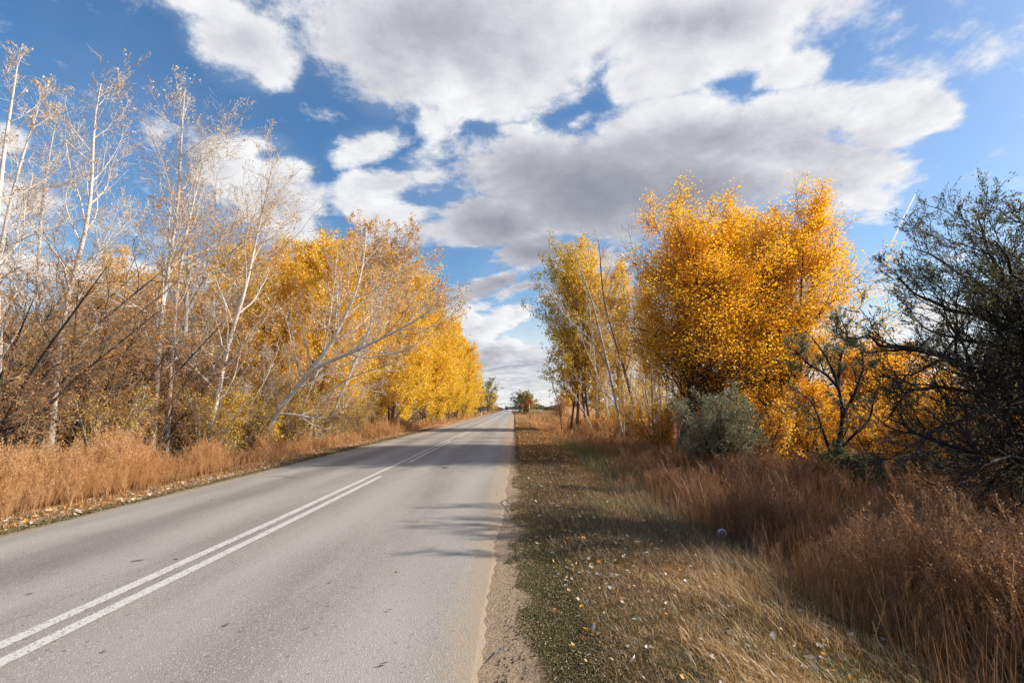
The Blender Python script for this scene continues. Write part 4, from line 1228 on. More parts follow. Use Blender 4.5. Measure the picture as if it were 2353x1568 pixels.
for (n_, d0, d1, y0, y1, h0, h1, w_) in [(12000, .75, 2.3, 2.6, 6.5, .02, .09, .0032), (5000, .6, 3.0, 6.5, 20, .03, .12, .006), (14000, .3, 3.0, 20, 60, .05, .16, .02),
                                         (9000, .3, 4.5, 60, 180, .1, .35, .05)]:
    d, y = area(rng, n_, d0, d1, y0, y1); x = road_right(y) + d
    V, Q = blades(rng, x, y, h0 + (h1 - h0) * rng.random(n_), np.full(n_, w_), .9)
    mb.add(V, Q, 0, np.repeat(rng.random(n_), 3))
for (n_, d0, d1, y0, y1, h0, h1, w_) in [(16000, .12, 1.5, 6.0, 15, .02, .10, .006), (14000, .1, 1.6, 15, 50, .03, .14, .015), (7000, .1, 2.0, 50, 200, .06, .22, .05)]:
    d, y = area(rng, n_, d0, d1, y0, y1); x = road_right(y) - RW - d
    V, Q = blades(rng, x, y, h0 + (h1 - h0) * rng.random(n_), np.full(n_, w_), .8)
    mb.add(V, Q, 0, np.repeat(rng.random(n_), 3))
tag(mb.build('dead_grass', M['weed']), 'short orange brown dead grass along both road edges', 'grass', kind='stuff')

# green tufts: fresh grass low in the foreground, grey-green long grass farther on
mb = MB()
for (cx, cy, r_, n_, h, w_) in [(1.15, 3.65, .20, 1100, .045, .005), (1.7, 3.9, .26, 1200, .05, .005), (2.15, 3.8, .22, 800, .06, .005), (.95, 3.5, .15, 300, .03, .003), (2.6, 3.9, .3, 700, .07, .003),
                               (1.3, 4.6, .25, 450, .04, .003), (2.0, 5.4, .3, 700, .06, .004), (1.1, 4.4, .3, 700, .05, .005), (.8, 6.2, .3, 900, .05, .005), (1.0, 8.5, .35, 1200, .07, .006), (1.9, 4.5, .3, 700, .05, .005), (2.3, 7.5, .7, 2500, .09, .004), (2.2, 10, .7, 2500, .10, .005), (2.65, 8.3, .25, 320, .22, .004), (3.0, 7.0, .25, 220, .15, .004), (1.5, 3.3, .3, 700, .03, .003)]:
    x = cx + rng.normal(size=n_) * r_; y = cy + rng.normal(size=n_) * r_ * .8
    V, Q = blades(rng, x, y, h * (.5 + rng.random(n_)), np.full(n_, w_), .7); mb.add(V, Q, 0, np.repeat(rng.random(n_) * .6, 3))
for (cx, cy, rx, ry_, n_, h, w_) in [(3.1, 22, .6, 3.2, 2600, .42, .010), (3.3, 17, .5, 2.5, 2200, .35, .008), (2.6, 11, .5, 2.0, 1800, .12, .005)]:
    x = cx + rng.normal(size=n_) * rx; y = cy + rng.normal(size=n_) * ry_
    V, Q = blades(rng, x, y, h * (.5 + rng.random(n_)), np.full(n_, w_), .35); mb.add(V, Q, 0, np.repeat(rng.random(n_), 3))
for (cx, cy, n_) in [(-7.25, 8.3, 500), (-7.3, 10, 600), (-7.2, 12, 600), (-7.0, 14, 600), (-7.0, 17, 700), (-7.0, 21, 700)]:
    x = cx + rng.normal(size=n_) * .09; y = cy + rng.normal(size=n_) * 1.0
    V, Q = blades(rng, x, y, .05 * (.5 + rng.random(n_)), np.full(n_, .006), .8); mb.add(V, Q, 0, np.repeat(rng.random(n_) * .5, 3))
tag(mb.build('green_grass', M['grass']), 'patches of green grass growing on the verges', 'grass', kind='stuff')

# creeping ground cover beside the asphalt
mb = MB()
for (n_, d0, d1, y0, y1, s_) in [(120000, .18, 1.35, 2.5, 6.0, .013), (60000, .05, 1.7, 6.0, 14, .020), (24000, .1, 1.9, 14, 34, .04), (9000, .1, 2.2, 34, 90, .09)]:
    d, y = area(rng, n_, d0, d1, y0, y1); x = road_right(y) + d
    edge = .12 + .14 * np.sin(y * 1.9) + .10 * np.sin(y * 5.1 + 1) + .30 * np.exp(-((y - 3.35) / .35) ** 2) + .12 * np.exp(-((y - 5.0) / .5) ** 2)
    keep = (d > edge + rng.normal(size=n_) * .04) & (rng.random(n_) < 1 - sst(d, d1 - .7, d1))
    keep &= (np.sin(x * 9 + y * 3) * np.sin(y * 7 - x * 4) + rng.normal(size=n_) * .7) > -.55
    x, y, d = x[keep], y[keep], d[keep]
    C = np.stack([x, y, gz(x, y) + s_ * (.1 + 1.6 * rng.random(len(x)) ** 1.5)], -1)
    V, Q = leafq(rng, C, s_ * (.6 + .9 * rng.random(len(x))), .7, .2, flat=.8)
    cr = np.clip(.35 + .35 * sst(d, .5, 1.3) + .35 * sst(y, 6.5, 9) + .25 * rng.normal(size=len(x)), 0, 1)
    mb.add(V, Q, 0, cr)
for (n_, d0, d1, y0, y1, s_) in [(9000, .03, .45, 6.0, 16, .028), (6000, .03, .5, 16, 50, .06)]:
    d, y = area(rng, n_, d0, d1, y0, y1); x = road_right(y) - RW - d
    C = np.stack([x, y, gz(x, y) + s_ * rng.random(n_)], -1)
    V, Q = leafq(rng, C, s_ * (.6 + .9 * rng.random(n_)), .7, .2, flat=.8); mb.add(V, Q, 0, rng.random(n_) * .6)
tag(mb.build('ground_cover', M['cover']), 'low creeping green brown plants along the sandy edge of the asphalt', 'ground cover', kind='stuff')


def curled(rng, C, size, asp=.58):
    """fallen leaves: curled, slightly cupped, two faces each"""
    n = len(C); a = rng.random(n) * 6.283
    u = nrm(np.stack([np.cos(a), np.sin(a), rng.normal(size=n) * .35], -1))
    w = nrm(np.stack([rng.normal(size=n) * .35, rng.normal(size=n) * .35, np.ones(n)], -1)); v = nrm(np.cross(w, u)); w = np.cross(u, v)
    s = size[:, None]; c = (.12 + .3 * rng.random((n, 1)))
    pts = [C - u * s * .5 + w * s * c, C - u * s * .1 + v * s * asp * .5 + w * s * c * .9, C + u * s * .5 + w * s * c * .7, C - u * s * .1 - v * s * asp * .5 + w * s * c * .5, C - u * s * .2, C + u * s * .2]
    V = np.stack(pts, 1); b = (np.arange(n) * 6)[:, None]
    Q = np.concatenate([b + [0, 4, 5, 1], b + [1, 5, 2, 2], b + [0, 3, 5, 4], b + [3, 2, 2, 5]], 1).reshape(-1, 4)
    return V.reshape(-1, 3), Q


mb = MB()
for (n_, d0, d1, y0, y1, s_, lo, hi) in [(120, .6, 3.3, 2.7, 6.5, .055, 0, .65), (22, .9, 2.6, 2.9, 5.5, .075, 0, .5), (90, .7, 1.5, 4.2, 7.5, .05, 0, .9), (260, .4, 3.2, 6.0, 16, .07, 0, .8), (45, .5, 2.5, 3, 14, .06, .7, .85), (60, .5, 2.6, 2.8, 6, .05, .9, 1)]:
    d, y = area(rng, n_, d0, d1, y0, y1); x = road_right(y) + d
    C = np.stack([x, y, gz(x, y) + .03], -1)
    V, Q = curled(rng, C, s_ * (.6 + .7 * rng.random(n_))); mb.add(V, Q, 0, np.repeat(lo + (hi - lo) * rng.random(n_), 4))
for (n_, d0, d1, y0, y1, s_, lo, hi) in [(520, .1, 1.15, 6.3, 18, .075, 0, .85), (600, .1, 1.2, 18, 60, .09, 0, 1)]:
    d, y = area(rng, n_, d0, d1, y0, y1); x = road_right(y) - RW - d
    C = np.stack([x, y, gz(x, y) + .03], -1)
    V, Q = curled(rng, C, s_ * (.6 + .8 * rng.random(n_))); mb.add(V, Q, 0, np.repeat(lo + (hi - lo) * rng.random(n_), 4))
qx = -6.2 + 6.0 * rng.random(16); qy = 4.5 * (40 / 4.5) ** rng.random(16)
V, Q = curled(rng, np.stack([qx, qy, np.full(16, .02)], -1), .02 + .025 * rng.random(16)); mb.add(V, Q, 0, np.repeat(.4 + .6 * rng.random(16), 4))
tag(mb.build('leaf_litter', M['fallen']), 'pale and yellow fallen leaves scattered over the verges', 'leaves', kind='stuff')
mb = MB()
for (n_, d0, d1, y0, y1, s_) in [(7000, .25, 3.6, 17, 50, .075), (5000, .2, 3.6, 50, 130, .14)]:
    d, y = area(rng, n_, d0, d1, y0, y1); x = road_right(y) + d
    C = np.stack([x, y, gz(x, y) + .04 + .05 * rng.random(n_)], -1)
    V, Q = curled(rng, C, s_ * (.6 + .7 * rng.random(n_))); mb.add(V, Q, 0, np.repeat(rng.random(n_), 4))
tag(mb.build('golden_leaf_litter', M['fallen_gold']), 'golden fallen leaves carpeting the far part of the right verge', 'leaves', kind='stuff')

# gravel and crumbs of asphalt on the sandy edge
mb = MB()
oc = np.array([[1, 0, 0], [0, 1, 0], [-1, 0, 0], [0, -1, 0], [0, 0, 1], [0, 0, -.6]], float)
oq = np.array([[0, 1, 4, 4], [1, 2, 4, 4], [2, 3, 4, 4], [3, 0, 4, 4], [1, 0, 5, 5], [2, 1, 5, 5], [3, 2, 5, 5], [0, 3, 5, 5]])
n_ = 900
y = 2.6 * (11 / 2.6) ** rng.random(n_); x = road_right(y) + .10 + np.abs(rng.normal(size=n_)) * .13 - .04
s = .003 + .009 * rng.random(n_) ** 3
V = oc[None] * s[:, None, None] * (.7 + .6 * rng.random((n_, 6, 1))) + np.stack([x, y, gz(x, y) + s * .5], -1)[:, None]
mb.add(V.reshape(-1, 3), (oq[None] + (np.arange(n_) * 6)[:, None, None]).reshape(-1, 4))
tag(mb.build('gravel', plain('gravel_stone', (112, 96, 82), .9, noise=.35, scale=40)), 'small stones and crumbs on the sandy road edge', 'gravel', kind='stuff')

# reed plumes beyond the verge
def reed(seed):
    r_ = np.random.default_rng(seed); mb = MB()
    st_, R = stem([[0, 0, 0], [.05, 0, 1.0], [.12, .05, 1.9]], 6, .006, .004)
    V, Q = ribbons(st_[None], R[None] * 4, np.array([[1., 0, 0]])); mb.add(V, Q, 0, .5)
    C = st_[-1] + np.stack([r_.normal(size=40) * .035 + .03, r_.normal(size=40) * .035, r_.random(40) * .35 - .1], -1)
    V, Q = leafq(r_, C, .09, .3, droop=1); mb.add(V, Q, 0, .8 + .2 * r_.random(40))
    V, Q, _, A = mb.arrays(); return V, Q, A
n_ = 260
y = rng.uniform(48, 66, n_); x = 5.6 + (y - 48) * .06 + rng.random(n_) * 3.2
q = scatter([reed(1), reed(2)], x, y, .75 + .35 * rng.random(n_), rng, .08)
M['reed'] = leafmat('reed_plumes', [(190, 140, 90), (214, 170, 120), (226, 190, 150), (236, 206, 176), (240, 214, 190)], .4)
tag(q.build('reeds', M['reed']), 'pale pinkish reed plumes before the yellow green poplar', 'reeds', kind='stuff')

# ------------------------------------------------------------------ small things on the verge
def sphere(mb, c, r, nu=18, nv=10, sq=(1, 1, 1)):
    u = np.arange(nu) / nu * 2 * np.pi; v = np.linspace(-np.pi / 2, np.pi / 2, nv)
    V = np.stack([np.cos(v)[:, None] * np.cos(u), np.cos(v)[:, None] * np.sin(u), np.sin(v)[:, None] * np.ones(nu)], -1) * r * np.array(sq) + np.array(c)
    i = np.arange(nv - 1)[:, None] * nu; k = np.arange(nu)[None]; k2 = (k + 1) % nu
    mb.add(V.reshape(-1, 3), np.stack([i + k, i + k2, i + nu + k2, i + nu + k], -1).reshape(-1, 4)); return mb


def lathe(mb, prof, nu=20, M3=None, off=(0, 0, 0)):
    u = np.arange(nu) / nu * 2 * np.pi
    V = np.array([[[r * math.cos(a), r * math.sin(a), z] for a in u] for (r, z) in prof]).reshape(-1, 3)
    if M3 is not None: V = V @ np.array(M3).T
    V = V + np.array(off)
    i = np.arange(len(prof) - 1)[:, None] * nu; k = np.arange(nu)[None]; k2 = (k + 1) % nu
    mb.add(V, np.stack([i + k, i + k2, i + nu + k2, i + nu + k], -1).reshape(-1, 4)); return mb


def box(mb, a, b, mat=0, bev=0.0):
    (x0, y0, z0), (x1, y1, z1) = a, b
    if bev <= 0:
        V = [[x0, y0, z0], [x1, y0, z0], [x1, y1, z0], [x0, y1, z0], [x0, y0, z1], [x1, y0, z1], [x1, y1, z1], [x0, y1, z1]]
        mb.add(V, [[0, 3, 2, 1], [4, 5, 6, 7], [0, 1, 5, 4], [1, 2, 6, 5], [2, 3, 7, 6], [3, 0, 4, 7]], mat); return mb
    e = bev
    def ring(z, i): return [[x0 + i, y0 + e + i * 0, z], [x0 + e, y0 + i, z], [x1 - e, y0 + i, z], [x1 - i, y0 + e, z], [x1 - i, y1 - e, z], [x1 - e, y1 - i, z], [x0 + e, y1 - i, z], [x0 + i, y1 - e, z]]
    V = ring(z0 + e, 0) + ring(z1 - e, 0) + ring(z1, e) ; V += ring(z0, e)
    q = []
    for k in range(8):
        k2 = (k + 1) % 8
        q += [[k, k2, 8 + k2, 8 + k], [8 + k, 8 + k2, 16 + k2, 16 + k], [24 + k, 24 + k2, k2, k]]
    q += [[16, 17, 18, 19], [16, 19, 20, 23], [20, 21, 22, 23], [27, 26, 25, 24], [31, 28, 27, 24], [31, 30, 29, 28]]
    mb.add(V, q, mat); return mb


bx, by = 3.22, 8.15
bz = float(gz(bx, by)) + .09
ball = empty('plastic_ball', (bx, by, bz + .02)); tag(ball, 'small pale ball with a magenta patch lying at the edge of the brown weeds', 'ball')
sphere(MB(), (0, 0, 0), .075).build('shell', plain('ball_plastic', (186, 176, 182), .35), ball, True)
face = Vector((-bx, -by, EYE - bz + .9)).normalized(); Rm = face.to_track_quat('Z', 'Y').to_matrix()
lathe(MB(), [(.0, .0775), (.020, .0755), (.034, .0700), (.038, .0665), (.036, .062)], 20, Rm).build('magenta_patch', plain('magenta', (150, 30, 92), .4), ball, True)
lathe(MB(), [(.007, .0770), (.0075, .0790), (.014, .0775), (.0145, .0755)], 20, Rm).build('white_ring', plain('ring_white', (226, 222, 226), .4), ball, True)

# bent pale twig lying across the road edge
def polytube(pp, r, name, mat, label, cat, z=.03, sub=()):
    rngx = np.random.default_rng(9); mb = MB()
    w = []
    for a, c in pp:
        x, f, u_ = ray(a, c); Y = (EYE - z) * f / -u_; w.append([x * Y / f, Y, z + .012 * rngx.random()])
    P, R = stem(w, 16, r, r * .5); R[:] = np.linspace(r, r * .45, 16)
    V, Q = tubes(P[None], R[None], 6); mb.add(V, Q)
    if sub:
        P2, R2 = grow(rngx, P[None], R[None], n=sub[0], t0=.0, t1=.4, ang=50, L=sub[1], absL=True, up=.0, m=5, wig=.3, rf=.6, rmin=.0015)
        P2[..., 2] = np.abs(P2[..., 2] - z) * .5 + z
        V, Q = tubes(P2, R2, 4); mb.add(V, Q)
    o = mb.build(name, mat, None, True)
    return tag(o, label, cat)
polytube([(1192, 1139), (1180, 1140), (1166, 1144), (1160, 1149), (1168, 1155), (1176, 1161), (1180, 1170)], .011, 'fallen_branch', M['white_bark'], 'bent pale branch lying at the right edge of the asphalt', 'branch', sub=(6, .25))

def standing(pp, Y, r, label, seed, n=4, L=.10):
    rngx = np.random.default_rng(seed)
    w = [at(a, c, Y) for a, c in pp]
    b = np.array([w[0][0], Y, float(gz(w[0][0], Y)) - .02])
    w = [b] + w
    P, R = stem([list(q - b) for q in w], 12, r, r * .3)
    root = empty('dead_stalk', tuple(b)); tag(root, label, 'stalk', 'dead stalks standing in the right weeds')
    V, Q = tubes(P[None], R[None], 6); mb = MB(); mb.add(V, Q); mb.build('stem', M['tantwig'], root, True)
    P2, R2 = grow(rngx, P[None], R[None], n=n, t0=.4, t1=.95, ang=28, L=L, absL=True, up=.05, m=5, wig=.15, rf=.6, rmin=.0012)
    for a_, b_ in zip(P2, R2):
        V, Q = tubes(a_[None], b_[None], 4); mb = MB(); mb.add(V, Q); mb.build('side_shoot', M['tantwig'], root, True)
standing([(2004, 1475), (2016, 1440), (2030, 1400), (2032, 1375)], 4.1, .0035, 'pale dead stalk standing between the straw and the brown weeds', 1)
standing([(2205, 1400), (2196, 1350), (2182, 1290), (2190, 1250), (2197, 1225)], 4.9, .005, 'tall pale dead stalk at the right edge of the brown weeds', 2)
standing([(2140, 1370), (2120, 1330), (2102, 1290), (2096, 1262)], 5.0, .005, 'slanting pale dead stalk left of the tall one', 3)
standing([(1990, 1300), (1970, 1285), (1945, 1262), (1930, 1245)], 5.6, .004, 'thin pale stalk bending left over the brown weeds', 4, 3)
standing([(1700, 1560), (1702, 1500), (1704, 1440), (1703, 1405)], 3.75, .003, 'thin dark stalk rising from the short dry grass at the bottom of the photo', 5, 2, .08)

# a small low plant (stuff would hide it): dark green rosette in the left weeds
# ------------------------------------------------------------------ signs
M['post'] = None
m, n = newmat('striped_post')
co = n.n('ShaderNodeTexCoord').outputs['Object']
s_ = n.n('ShaderNodeSeparateXYZ'); n.put(s_.inputs[0], co)
w = n.m('GREATER_THAN', n.m('FRACT', n.m('MULTIPLY', s_.outputs[2], 2.6)), .62)
col = n.mix(w, srgb(222, 220, 214), srgb(60, 58, 58))
bs = n.n('ShaderNodeBsdfPrincipled'); n.put(bs.inputs['Base Color'], col); bs.inputs['Roughness'].default_value = .5
n.put(n.n('ShaderNodeOutputMaterial').inputs[0], bs.outputs[0]); M['post'] = m
M['sign_red'] = plain('sign_red', (196, 36, 22), .4, noise=.04)
M['sign_yellow'] = plain('sign_orange_yellow', (238, 140, 16), .4, noise=.04)
M['sign_black'] = plain('sign_black', (24, 22, 20), .5)
M['white'] = plain('white_paint', (226, 226, 222), .5)
M['greymetal'] = plain('grey_metal', (122, 124, 128), .5, .3)


def prism(mb, poly, y0, y1):
    k = len(poly); V = [[p[0], y0, p[1]] for p in poly] + [[p[0], y1, p[1]] for p in poly]
    q = [[i, (i + 1) % k, k + (i + 1) % k, k + i] for i in range(k)]
    c = np.mean(poly, 0); V += [[c[0], y0, c[1]], [c[0], y1, c[1]]]
    for i in range(k):
        q.append([2 * k, (i + 1) % k, i, i]); q.append([2 * k + 1, k + i, k + (i + 1) % k, k + (i + 1) % k])
    mb.add(V, q); return mb


def post(root, h, r=.035, mat=None, name='post'):
    return lathe(MB(), [(.001, 0), (r, 0), (r, h), (r * .6, h + .01), (.001, h + .012)], 12).build(name, mat or M['post'], root, True)


def rtri(s, rr=.06):
    h = s * math.sqrt(3) / 2; P_ = [(-s / 2, 0), (s / 2, 0), (0, h)]; out = []
    for i in range(3):
        p = np.array(P_[i]); a = np.array(P_[i - 1]) - p; b = np.array(P_[(i + 1) % 3]) - p
        a = a / np.linalg.norm(a); b = b / np.linalg.norm(b)
        out += [tuple(p + a * rr), tuple(p + (a + b) * rr * .28), tuple(p + b * rr)]
    return out


# warning triangle: road narrows on the right
T0 = at(1216, 955, 100)
tri = empty('warning_sign', (T0[0], 100, float(gz(T0[0], 100)) - .1))
tag(tri, 'orange triangular warning sign with a red border and a black narrowing road symbol', 'road sign')
zt = 2.95
post(tri, zt + .1, .06)
def moved(poly, dx, dz): return [(a + dx, b + dz) for a, b in poly]
prism(MB(), moved(rtri(1.50, .12), 0, zt), -.10, -.07).build('border_plate', M['sign_red'], tri)
prism(MB(), moved(rtri(1.14, .05), 0, zt + .12), -.106, -.101).build('yellow_field', M['sign_yellow'], tri)
mk_ = MB(); prism(mk_, [(-.20, zt + .20), (-.10, zt + .20), (-.10, zt + .74), (-.20, zt + .74)], -.112, -.107)
prism(mk_, [(.16, zt + .20), (.26, zt + .20), (.26, zt + .34), (.10, zt + .54), (.10, zt + .74), (.0, zt + .74), (.0, zt + .52), (.16, zt + .31)], -.112, -.107)
mk_.build('narrowing_symbol', M['sign_black'], tri)


def round_sign(px, Y, label, hz=2.55, r=.36):
    c = at(px, 940, Y); root = empty('round_sign', (c[0], Y, float(gz(c[0], Y)) - .1)); tag(root, label, 'road sign', 'round no overtaking signs on striped posts')
    post(root, hz + .1, .045)
    circ = lambda rad: [(rad * math.cos(a), hz + rad * math.sin(a)) for a in np.linspace(0, 2 * np.pi, 24, endpoint=False)]
    prism(MB(), circ(r), -.09, -.06).build('border_plate', M['sign_red'], root)
    prism(MB(), circ(r * .76), -.096, -.091).build('yellow_field', M['sign_yellow'], root)
    mb = MB(); prism(mb, [(-r * .5, hz - .05), (-.02, hz - .05), (-.02, hz + .03), (-.07, hz + .07), (-r * .4, hz + .07)], -.102, -.097)
    prism(mb, [(.03, hz - .05), (r * .5, hz - .05), (r * .42, hz + .07), (.08, hz + .07)], -.102, -.097)
    mb.build('black_symbol', M['sign_black'], root)
round_sign(1200.5, 138, 'round orange red rimmed sign on a striped post left of the triangular sign', 2.75, .48)
round_sign(1116.5, 140, 'round orange sign with red rim on a striped post left of the road', 2.65, .46)
c = at(1105, 950, 112)
gb = empty('sign_board', (c[0], 112, float(gz(c[0], 112)) - .1)); tag(gb, 'grey back of a rectangular board on a white post left of the road', 'road sign')
lathe(MB(), [(.001, 0), (.085, 0), (.085, 1.05), (.001, 1.052)], 12).build('white_post', M['white'], gb, True)
lathe(MB(), [(.0851, 1.05), (.087, 1.05), (.087, 1.3), (.001, 1.302)], 12).build('red_band', plain('band_red', (214, 70, 30), .5), gb, True)
lathe(MB(), [(.05, 1.3), (.05, 2.15), (.001, 2.152)], 12).build('upper_post', M['greymetal'], gb, True)
box(MB(), (-.62, -.10, 1.32), (.62, -.06, 2.08), 0, .015).build('board', M['greymetal'], gb)
dm = plain('dark_metal', (84, 86, 90), .5, .3)
for x_ in (-.3, .3): mb = MB(); box(mb, (x_ - .03, -.13, 1.34), (x_ + .03, -.105, 2.06)); mb.build('stiffener', dm, gb)

# ------------------------------------------------------------------ truck coming along the road
tx, ty = at(1164, 940, 330)[0], 330.0
tk = empty('truck', (tx, ty, .02)); tag(tk, 'small dark fronted box truck with white side edges and headlights on, far down the road', 'truck')
blk = plain('truck_black', (34, 36, 40), .35); wht = plain('truck_white', (222, 222, 220), .4); gls = plain('windscreen', (40, 52, 64), .08)
cab = MB()
cw = 1.12
prof = [(-0.0, .55), (-.06, 1.15), (.08, 1.45), (.38, 2.35), (.60, 2.45), (2.0, 2.45), (2.0, .45), (.1, .45)]
V = [[-cw, p[0], p[1]] for p in prof] + [[cw, p[0], p[1]] for p in prof]; k = len(prof)
q = [[i, k + i, k + (i + 1) % k, (i + 1) % k] for i in range(k)] + [[0, 1, 6, 7], [1, 2, 5, 6], [2, 3, 4, 5], [k, k + 7, k + 6, k + 1], [k + 1, k + 6, k + 5, k + 2], [k + 2, k + 5, k + 4, k + 3]]
cab.add(V, q); cabo = cab.build('cab', blk, tk)
ws = MB(); ws.add([[-.98, .10, 1.5], [.98, .10, 1.5], [.92, .355, 2.26], [-.92, .355, 2.26], [-.98, .085, 1.505], [.98, .085, 1.505], [.92, .34, 2.265], [-.92, .34, 2.265]],
                  [[0, 1, 2, 3], [4, 7, 6, 5], [0, 4, 5, 1], [3, 2, 6, 7], [0, 3, 7, 4], [1, 5, 6, 2]])
ws.build('windscreen', gls, tk)
bxm = MB(); box(bxm, (-1.28, 2.1, .85), (1.28, 7.6, 3.05), 0, .05); bxm.build('cargo_box', wht, tk)
t2 = MB(); box(t2, (-1.30, 2.05, 3.06), (1.30, 7.65, 3.22), 0, .03); t2.build('box_roof', plain('roof_dark', (70, 66, 62), .6), tk)
gr = MB()
for z in (.75, .85, .95): box(gr, (-.6, -.075, z), (.6, -.045, z + .05))
gr.build('grille', plain('grille_grey', (70, 72, 76), .4, .5), tk)
bp = MB(); box(bp, (-1.14, -.22, .38), (1.14, -.07, .6), 0, .04); bp.build('bumper', blk, tk)
lm = plain('headlight_lit', (255, 250, 236), .2, emit=3.0)
for sx in (-.8, .8):
    lathe(MB(), [(.001, .02), (.12, .015), (.16, 0), (.16, -.08)], 16, [[1, 0, 0], [0, 0, -1], [0, 1, 0]], (sx, -.10, .78)).build('headlight', lm, tk, True)
    mm = MB(); box(mm, (sx * 1.55 - .1, .2, 1.6), (sx * 1.55 + .1, .27, 2.0), 0, .02); box(mm, (min(sx * 1.3, sx * 1.5), .22, 1.95), (max(sx * 1.3, sx * 1.5), .25, 1.98)); mm.build('mirror', blk, tk)
tyre = plain('tyre', (24, 24, 24), .8); rim = plain('wheel_rim', (140, 140, 140), .4, .6)
for (wx, wy) in ((-.98, .9), (.98, .9), (-.98, 5.8), (.98, 5.8)):
    Rx = [[0, 0, 1], [0, 1, 0], [-1, 0, 0]]
    wo = lathe(MB(), [(.22, -.14), (.42, -.14), (.47, -.10), (.47, .10), (.42, .14), (.22, .14), (.22, -.14)], 22, Rx, (wx, wy, .47)).build('wheel', tyre, tk, True)
    lathe(MB(), [(.001, -.08), (.2195, -.12), (.2195, .12), (.001, .08)], 18, Rx, (wx, wy, .47)).build('rim', rim, wo, True)

# ------------------------------------------------------------------ things on the far horizon
gy = 430.0
ga, gb_ = at(1141, 933, gy), at(1184, 933, gy)
gt = empty('pipe_gantry', (ga[0], gy, -.2)); tag(gt, 'thin grey overhead bar on slim posts crossing the horizon beyond the truck', 'gantry')
mb = MB(); L_ = gb_[0] - ga[0]
box(mb, (0, -.12, 5.7), (L_, .12, 6.0)); mb.build('overhead_bar', M['greymetal'], gt)
for i in range(5):
    q = MB(); box(q, (L_ * i / 4 - .09, -.09, 0), (L_ * i / 4 + .09, .09, 5.695)); q.build('post', M['greymetal'], gt)
def mast(px, Y, h, label, r=.10):
    c = at(px, 938, Y); root = empty('lamp_mast', (c[0], Y, -.2)); tag(root, label, 'lamp post', 'lamp masts on the horizon')
    lathe(MB(), [(.001, 0), (r * 1.6, 0), (r, 1.5), (r * .5, h), (.001, h)], 8).build('pole', M['greymetal'], root, True)
    mb = MB(); box(mb, (-.9, -.05, h - .12), (.02, .05, h - .04)); box(mb, (-1.5, -.15, h - .18), (-.9, .15, h - .04), 0, .03); mb.build('lamp_head', M['greymetal'], root)
mast(1160, 520, 11, 'lamp mast rising left of the tallest one behind the truck')
mast(1171.5, 500, 14.5, 'tallest lamp mast just right of the truck')
mast(1176, 540, 11, 'lamp mast right of the tallest one')
mast(1180.5, 520, 9.5, 'lamp mast nearest the green bush')
for (px, Y, lab) in ((1184.5, 250, 'blue road sign left of the green bush, the smaller one'), (1189, 240, 'blue road sign half hidden by the green bush')):
    c = at(px, 930, Y); root = empty('blue_sign', (c[0], Y, -.15)); tag(root, lab, 'road sign')
    post(root, 2.4, .05, M['greymetal']); q = MB(); box(q, (-.55, -.09, 1.6), (.55, -.06, 2.4), 0, .01); q.build('sign_plate', plain('sign_blue', (38, 84, 160), .4), root)
# guard rail curving off on the right, pale barrier across
def rail(pts, h, thick, label, cat, mat, posts=True, name='guard_rail', dr=.28):
    p0 = pts[0]; root = empty(name, (p0[0], p0[1], -.1)); tag(root, label, cat)
    mb = MB(); pm = []
    for (a, b) in zip(pts[:-1], pts[1:]):
        a = np.array(a) - p0; b = np.array(b) - p0
        d = (b - a) / np.linalg.norm(b - a); nn_ = np.array([-d[1], d[0]]) * thick / 2
        V = []
        for z in (h - dr, h):
            for p in (a - nn_, b - nn_, b + nn_, a + nn_): V.append([p[0], p[1], z])
        mb.add(V, [[0, 3, 2, 1], [4, 5, 6, 7], [0, 1, 5, 4], [1, 2, 6, 5], [2, 3, 7, 6], [3, 0, 4, 7]])
        if posts:
            q = MB(); box(q, (a[0] - .06, a[1] - .06, 0), (a[0] + .06, a[1] + .06, h - dr * 1.02)); q.build('post', M['greymetal'], root)
    mb.build('rail', mat, root)
rail([np.array(p) for p in ((1.6, 205.), (1.5, 220.), (1.2, 236.), (.8, 252.), (.2, 270.), (-.8, 290.))], .8, .12, 'dark guard rail at the right road edge before the blue signs', 'guard rail', M['greymetal'])
rail([np.array(p) for p in ((-2.2, 398.), (3., 400.), (9., 402.), (16., 404.), (24., 405.))], 1.0, .3, 'pale concrete barrier crossing the horizon right of the truck', 'barrier', M['white'], False, 'concrete_barrier', .9)

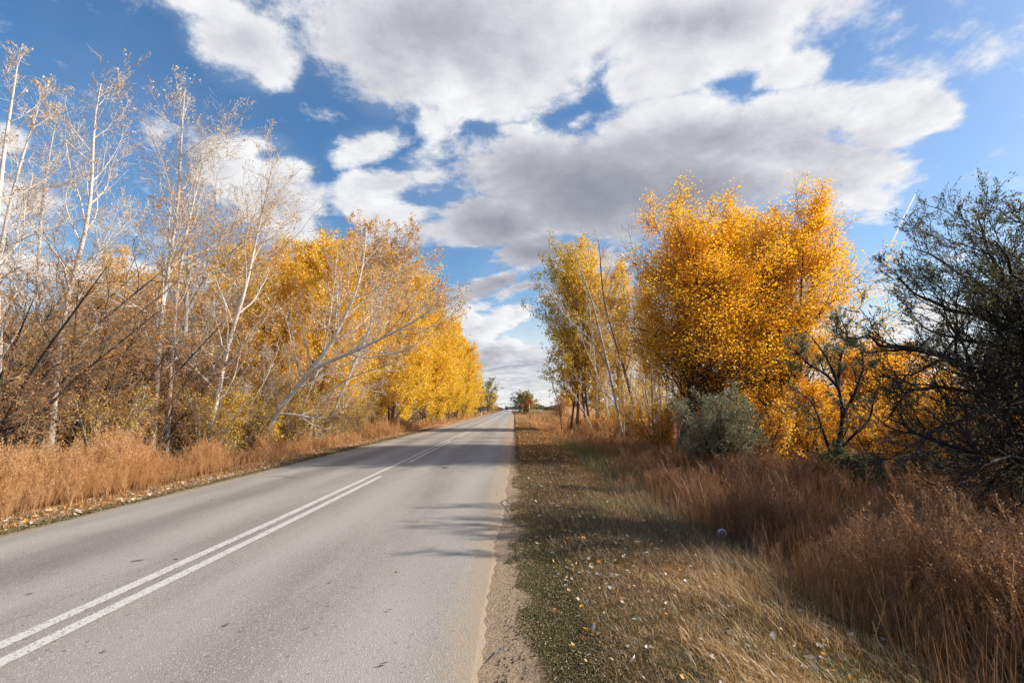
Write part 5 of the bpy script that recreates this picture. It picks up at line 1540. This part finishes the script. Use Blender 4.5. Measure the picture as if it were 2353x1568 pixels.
# distant wood: reads as one mass
mb = MB(); rngd = np.random.default_rng(77)
n_ = 42000
a = rngd.random(n_); X = -420 + 900 * a; Y = 640 + 60 * rngd.random(n_) + 60 * np.sin(a * 9)
hh = 5.5 + 1.5 * np.sin(a * 37) + 1.5 * np.sin(a * 91 + 1) + 1.2 * np.sin(a * 230)
C = np.stack([X, Y, hh * rngd.random(n_) ** .8 - .3], -1)
V, Q = leafq(rngd, C, 1.1 + 1.2 * rngd.random(n_), .9); mb.add(V, Q, 0, np.clip(.3 + .25 * np.sin(a * 60) + .2 * rngd.normal(size=n_), 0, 1))
M['distant'] = leafmat('distant_wood', [(84, 78, 62), (104, 92, 66), (128, 104, 66), (118, 96, 78), (140, 112, 70)], .3)
tag(mb.build('distant_wood', M['distant']), 'far off wood along the horizon', 'wood', kind='stuff')

# contrail: a real trail of vapour high and far away
p0 = at(2103, 445, 6000); p1 = at(2040, 575, 9000)
mb = MB(); k = 40
P = np.stack([p0 + (p1 - p0) * t for t in np.linspace(0, 1, k)])
R = np.interp(np.linspace(0, 1, k), [0, .04, .4, 1], [3, 9, 13, 16]) * np.linspace(1, 1.1, k)
V, Q = tubes(P[None], R[None], 8); mb.add(V, Q, 0, np.repeat(np.linspace(0, 1, k - 1), 8))
m, n = newmat('vapour')
f = n.n('ShaderNodeAttribute', attribute_name='rnd').outputs['Fac']
al = n.m('MULTIPLY', n.m('SUBTRACT', 1.0, n.sstep(f, .15, 1.0)), .85)
d = n.n('ShaderNodeBsdfDiffuse'); d.inputs[0].default_value = (.95, .95, .95, 1)
tr = n.n('ShaderNodeBsdfTransparent'); mx = n.n('ShaderNodeMixShader')
tl = n.n('ShaderNodeBsdfTranslucent'); tl.inputs[0].default_value = (.95, .95, .95, 1); m2 = n.n('ShaderNodeMixShader'); m2.inputs[0].default_value = .5
n.put(m2.inputs[1], d.outputs[0]); n.put(m2.inputs[2], tl.outputs[0])
n.put(mx.inputs[0], al); n.put(mx.inputs[1], tr.outputs[0]); n.put(mx.inputs[2], m2.outputs[0])
n.put(n.n('ShaderNodeOutputMaterial').inputs[0], mx.outputs[0])
tag(mb.build('contrail', m, None, True), 'thin white aircraft trail slanting down in the sky above the dark tree', 'contrail')

tot = sum(len(o.data.polygons) for o in COL.objects if o.type == 'MESH')
uni = sum(len(me.polygons) for me in bpy.data.meshes)
print('objects', len(COL.objects), 'faces drawn', tot, 'faces stored', uni)
